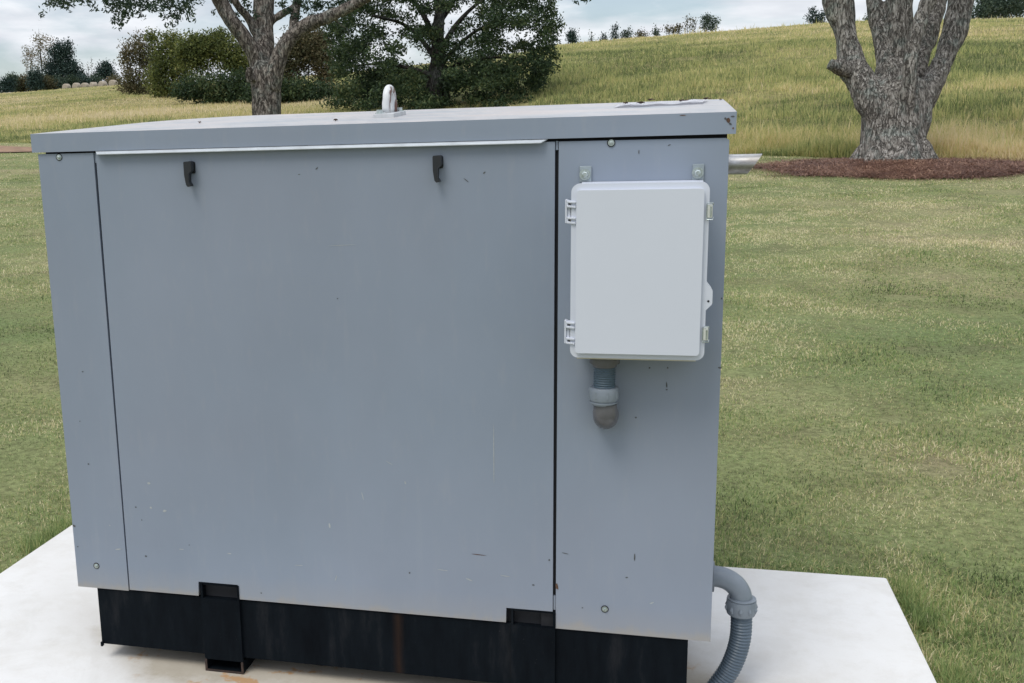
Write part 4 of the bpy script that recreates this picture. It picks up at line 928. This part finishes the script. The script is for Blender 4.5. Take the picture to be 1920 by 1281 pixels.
# ------------------------------------------------------------------ enclosure on the right panel
enc = empty('electrical_enclosure', (1.452, 0, .84)); tag(enc, 'white plastic electrical box with hinged cover on the right panel', 'electrical box')
def enclosure():
    X0, X1, Z0, Z1 = 1.3135, 1.5905, .8385, 1.2080; YF = -.118
    bm = bmesh.new(); prism(bm, rrect(X0+.012, Z0-.002, X1-.012, Z1-.009, .004), -.088, -.004); bm_obj('box_body', bm, M_ENC, enc, bevel=.002, smooth=True, autos=.6)
    bm = bmesh.new(); prism(bm, rrect(X0+.013, Z0-.0065, X1-.016, Z0-.002, .001), -.092, -.02); bm_obj('rim_strip', bm, M_ENC2, enc)
    bm = bmesh.new(); prism(bm, rrect(X0+.014, Z1-.0060, X1-.010, Z1-.0016, .001), -.016, -.0008); bm_obj('mounting_flange', bm, M_ENC, enc)
    # cover: outer flange with padlock tab on the right, raised inner field
    pts = rrect(X0, Z0, X1, Z1, .017, 7)
    tab = [(X1, .945), (X1+.0025, .9475), (X1+.0115, .957), (X1+.0125, .961), (X1+.0125, .985), (X1+.009, .992), (X1+.001, 1.003), (X1, 1.006)]
    k = next(i for i, p in enumerate(pts) if abs(p[0]-X1) < 1e-6 and p[1] > 1.1)
    pts = pts[:]
    # rrect runs: corner tr, tl, bl, br ; the right edge is between the last point (br end) and the first
    pts = pts+tab[0:] if True else pts
    bm = bmesh.new(); prism(bm, pts, -.112, -.096)
    c = bm_obj('cover', bm, M_ENC, enc, bevel=.0022, seg=3, smooth=True, autos=.5)
    bm = bmesh.new(); prism(bm, rrect(X0+.0115, Z0+.012, X1-.0105, Z1-.0125, .007, 5), -.123, -.110)
    bm_obj('raised_field', bm, M_ENC, c, bevel=.004, seg=4, smooth=True, autos=.5)
    bm = bmesh.new(); add_tube(bm, [(X1+.0045, -.1126, .964), (X1+.0045, -.1118, .964)], [.0024, .0024], 16); bm_obj('padlock_hole', bm, M_DARK, c)
    bm = bmesh.new(); prism(bm, rrect(X0+.008, Z0+.003, X1-.008, Z1-.003, .01), -.0958, -.0885); bm_obj('gasket', bm, M_ENC2, enc)
    # hinges
    for zt, zb_ in ((1.176, 1.1265), (.9195, .8690)):
        bm = bmesh.new(); x = X0
        box(bm, (x-.0125, -.112, zb_), (x-.0085, -.094, zt)); zc = (zt+zb_)/2
        for za in (zt-.0065, zt-.016, zb_+.0095, zb_+.0):
            vs = box(bm, (x-.0085, -.1165, za), (x+.010, -.094, za+.0045))
            for v in vs:
                if v.co.x > x: v.co.z -= .002
        box(bm, (x-.0085, -.108, zc-.014), (x-.0015, -.094, zc+.014)); box(bm, (x-.0085, -.1155, zt-.0165), (x-.0060, -.094, zt-.001)); box(bm, (x-.0085, -.1155, zb_+.001), (x-.0060, -.094, zb_+.0135))
        hh = bm_obj('hinge', bm, M_ENC, enc, bevel=.0008, seg=1)
        bm = bmesh.new(); add_tube(bm, [(x-.002, -.102, zb_+.004), (x-.002, -.102, zt-.004)], [.0032, .0032], 10); bm_obj('hinge_pin', bm, M_ENC2, hh)
    # latches
    for zt, zb_ in ((1.1660, 1.1325), (.9115, .8790)):
        bm = bmesh.new(); x = X1
        box(bm, (x-.0035, -.1165, zb_+.003), (x+.0065, -.098, zt-.003)); l_ = bm_obj('latch', bm, M_LATCHW, enc, bevel=.001, seg=1)
        bm = bmesh.new(); zc = (zt+zb_)/2; pth = [(x-.0045, -.114, zb_+.004), (x-.004, -.118, zb_), (x+.007, -.118, zb_), (x+.008, -.112, zb_+.004)]
        add_tube(bm, pth, .0011, 6); pth = [(a, b, 2*zc-c_) for a, b, c_ in pth]; add_tube(bm, pth, .0011, 6); add_tube(bm, [(x-.0045, -.1155, zb_+.003), (x-.0045, -.1155, zt-.003)], .0011, 6)
        add_tube(bm, [(x+.003, -.1175, zb_+.007), (x+.003, -.1175, zt-.007)], .0016, 6)
        bm_obj('wire_bail', bm, M_ZINC, l_)
    # mounting ears with bolts
    for x0, x1, zt_, cu, cz_ in ((1.3222, 1.3475, 1.2405, 1.3337, 1.2222), (1.5580, 1.5815, 1.2400, 1.5688, 1.2216)):
        bm = bmesh.new(); box(bm, (x0, -.0045, Z1-.0012), (x1, -.0004, zt_)); b_ = bm_obj('mounting_ear', bm, M_BRACKET, enc, bevel=.0006, seg=1)
        bm = bmesh.new(); Y = -.0045
        add_tube(bm, [(cu, Y-.0022, cz_), (cu, Y, cz_)], [.0118, .0120], 28); add_tube(bm, [(cu, Y-.0045, cz_), (cu, Y-.0021, cz_)], [.0082, .0085], 24)
        add_tube(bm, [(cu, Y-.0100, cz_), (cu, Y-.0092, cz_), (cu, Y-.0044, cz_)], [.0050, .0066, .0068], 6)
        bm_obj('bolt', bm, M_ZINC, b_, bevel=.0003, seg=1)
enclosure()

# small conduit under the enclosure
def revolve(bm, axis_pts, n=32):
    """axis_pts: (x, y, z, r) stacked along a vertical or free axis"""
    add_tube(bm, [p[:3] for p in axis_pts], [p[3] for p in axis_pts], n)
c1 = empty('enclosure_conduit', (1.384, -.06, .70)); tag(c1, 'short grey conduit with elbow below the white electrical box', 'conduit')
def small_conduit():
    x, y = 1.384, -.052
    bm = bmesh.new(); revolve(bm, [(x, y, .838, .036), (x, y, .828, .036), (x, y, .826, .033), (x, y, .816, .033), (x, y, .815, .027), (x, y, .808, .026)]); bm_obj('box_fitting', bm, M_PVC2, c1, smooth=True, autos=.6)
    bm = bmesh.new(); st = []
    for k in range(60):
        z = .812-.058*k/59; st.append((x, y, z, .0232+.0010*math.sin(k*math.pi*2*11/59)))
    revolve(bm, st); bm_obj('hose', bm, M_HOSE2, c1, smooth=True)
    bm = bmesh.new(); x2 = x-.001
    revolve(bm, [(x2, y, .762, .024), (x2, y, .7615, .0300), (x2, y, .757, .0325), (x2, y, .738, .0328), (x2, y, .733, .0315), (x2, y, .7325, .0290), (x2, y, .7300, .0290), (x2, y, .7295, .0312), (x2, y, .7265, .0310), (x2, y, .7255, .0265), (x2, y, .722, .0255)])
    for k in range(8):
        a = k*math.pi/4+.3; box(bm, (x2+math.cos(a)*.0318-.002, y+math.sin(a)*.0318-.002, .740), (x2+math.cos(a)*.0318+.002, y+math.sin(a)*.0318+.002, .755))
    bm_obj('coupling', bm, M_PVC, c1, smooth=True, autos=.6)
    bm = bmesh.new(); x += .003; P = [(x, y, .724), (x, y, .708)]
    for k in range(1, 13):
        a = math.pi/2*k/12; P.append((x, y+.030*(1-math.cos(a)), .708-.022*math.sin(a)))
    P.append((x, .0005, .686))
    add_tube(bm, P, [.0250, .0265]+[.0275]*(len(P)-2), 28); bm_obj('elbow', bm, M_PVC2, c1, smooth=True, autos=.8)
small_conduit()

# large conduit on the right end
c2 = empty('flexible_conduit', (1.66, .15, SLAB_Z)); tag(c2, 'thick ribbed grey conduit curving from the right side down to the pad', 'conduit')
def big_conduit():
    y = .15
    bm = bmesh.new(); revolve(bm, [(W_+.0002, y, .249, .036), (W_+.006, y, .249, .036), (W_+.0065, y, .249, .030)]); bm_obj('entry_hole', bm, M_DARK, c2, smooth=True, autos=.6)
    bm = bmesh.new(); revolve(bm, [(W_+.007, y, .249, .037), (W_+.0105, y, .249, .037)]); bm_obj('flange', bm, M_PVC, c2, smooth=True, autos=.6)
    bm = bmesh.new(); P = [(W_+.0100, y, .2500)]; R = .062
    for k in range(0, 19):
        a = math.pi/2*k/18; P.append((1.6440+R*math.sin(a), y, .250-R*.90+R*.90*math.cos(a)))
    P.append((1.7063, y, .186)); add_tube(bm, P, [.0255]*len(P), 32); bm_obj('elbow', bm, M_PVC, c2, smooth=True, autos=.8)
    bm = bmesh.new(); x = 1.7066
    revolve(bm, [(x, y, .2005, .0268), (x, y, .1995, .0335), (x, y, .1975, .0335), (x, y, .1955, .0318), (x, y, .1950, .0345), (x, y, .185, .0352), (x, y, .165, .0348), (x, y, .1595, .0330), (x, y, .158, .0300), (x, y, .1578, .0262)])
    for k in range(10):
        a = k*math.pi/5+.2; add_tube(bm, [(x+math.cos(a)*.0335, y+math.sin(a)*.0335, .168), (x+math.cos(a)*.0352, y+math.sin(a)*.0352, .1755), (x+math.cos(a)*.0335, y+math.sin(a)*.0335, .183)], [.003, .0045, .003], 8)
    bm_obj('coupling', bm, M_PVC, c2, smooth=True, autos=.6)
    path = smooth_path([(1.7075, y, .165), (1.7085, y, .130), (1.7075, y, .095), (1.7000, y, .053), (1.6850, y, .008), (1.6600, y-.004, -.036), (1.6450, y-.008, -.060)], 40)
    L = np.concatenate([[0], np.cumsum([np.linalg.norm(path[i+1]-path[i]) for i in range(len(path)-1)])])
    m = 300; S = np.linspace(0, L[-1], m); PP = np.array(path); P = np.stack([np.interp(S, L, PP[:, i]) for i in range(3)], 1)
    R = 0.0240+.0014*np.sin(S/.0080*2*math.pi); bm = bmesh.new(); add_tube(bm, [tuple(p) for p in P], list(R), 32); bm_obj('hose', bm, M_HOSE, c2, smooth=True)
big_conduit()

# things lying on the roof
def film():
    bm = bmesh.new(); nx, ny = 26, 12; gr = []
    for j in range(ny+1):
        row = []
        for i in range(nx+1):
            s, t = i/nx, j/ny; x = 1.378+.205*s+.02*t; y = .30+.17*t+.05*s; ed = min(s, 1-s, t, 1-t)
            z = roof_z(x, y)+.0025+.0025*math.sin(s*9+t*4)**2+(.002*(1-min(1, ed*9)) if (t < .2 or s > .8) else 0)*abs(math.sin(s*5))
            row.append(bm.verts.new((x, y, z)))
        gr.append(row)
    for j in range(ny):
        for i in range(nx): bm.faces.new((gr[j][i], gr[j][i+1], gr[j+1][i+1], gr[j+1][i]))
    r = bmesh.ops.solidify(bm, geom=bm.faces[:], thickness=.0012)
    o = bm_obj('plastic_sheet', bm, M_PAPER, None, smooth=True); tag(o, 'thin white plastic sheet lying on the right end of the roof', 'plastic sheet')
film()
def roof_pt(u, v):
    d = ray(u, v); z = 1.36; 
    for _ in range(30):
        p = CAM+d*((z-CAM[2])/d[2]) if abs(d[2]) > 1e-9 else CAM; z = .5*z+.5*roof_z(p[0], min(max(p[1], 0), .6))
    return p[0], p[1]
LEAFS = [(.335, .23, .010, 'dark dry leaf bit on the left end of the roof'), (.735, .12, .009, 'small leaf scrap just left of the lifting eye'), (1.405, .33, .014, 'brown leaf scrap on the left corner of the plastic sheet'), (1.440, .31, .014, 'brown leaf scrap near the left end of the plastic sheet'),
         (1.462, .47, .012, 'small brown scrap behind the middle of the plastic sheet'), (1.535, .36, .013, 'brown leaf scrap on the right half of the plastic sheet'), (1.545, .50, .020, 'dark curled leaf behind the plastic sheet'), (1.562, .50, .010, 'tiny round scrap beside the dark curled leaf'),
         (1.595, .42, .012, 'brown leaf scrap at the right end of the plastic sheet'), (1.632, .52, .007, 'tiny dark seed near the back right corner of the roof')]
for i, (x, y, s, lb) in enumerate(LEAFS):
    bm = bmesh.new(); zb_ = roof_z(x, y)+(.008 if 1.39 < x < 1.60 and .30 < y < .48 else .001); n = 8; a0 = random.uniform(0, 3)
    mid = [bm.verts.new((x+math.cos(a0)*s*(k/n-.5)*1.6, y+math.sin(a0)*s*(k/n-.5)*1.6, zb_+.0012+.0015*math.sin(k))) for k in range(n+1)]
    for sg in (-1, 1):
        e_ = [bm.verts.new((v.co.x-math.sin(a0)*sg*s*.35*math.sin(math.pi*k/n), v.co.y+math.cos(a0)*sg*s*.35*math.sin(math.pi*k/n), zb_+.0038*math.sin(math.pi*k/n)+.001)) for k, v in enumerate(mid)]
        for k in range(n): bm.faces.new((mid[k], mid[k+1], e_[k+1], e_[k]))
    bmesh.ops.remove_doubles(bm, verts=bm.verts, dist=1e-5)
    bmesh.ops.solidify(bm, geom=bm.faces[:], thickness=.0008)
    o = bm_obj('leaf_scrap', bm, M_DEAD, None); tag(o, lb, 'dead leaf', 'dry leaf scraps on the generator roof')
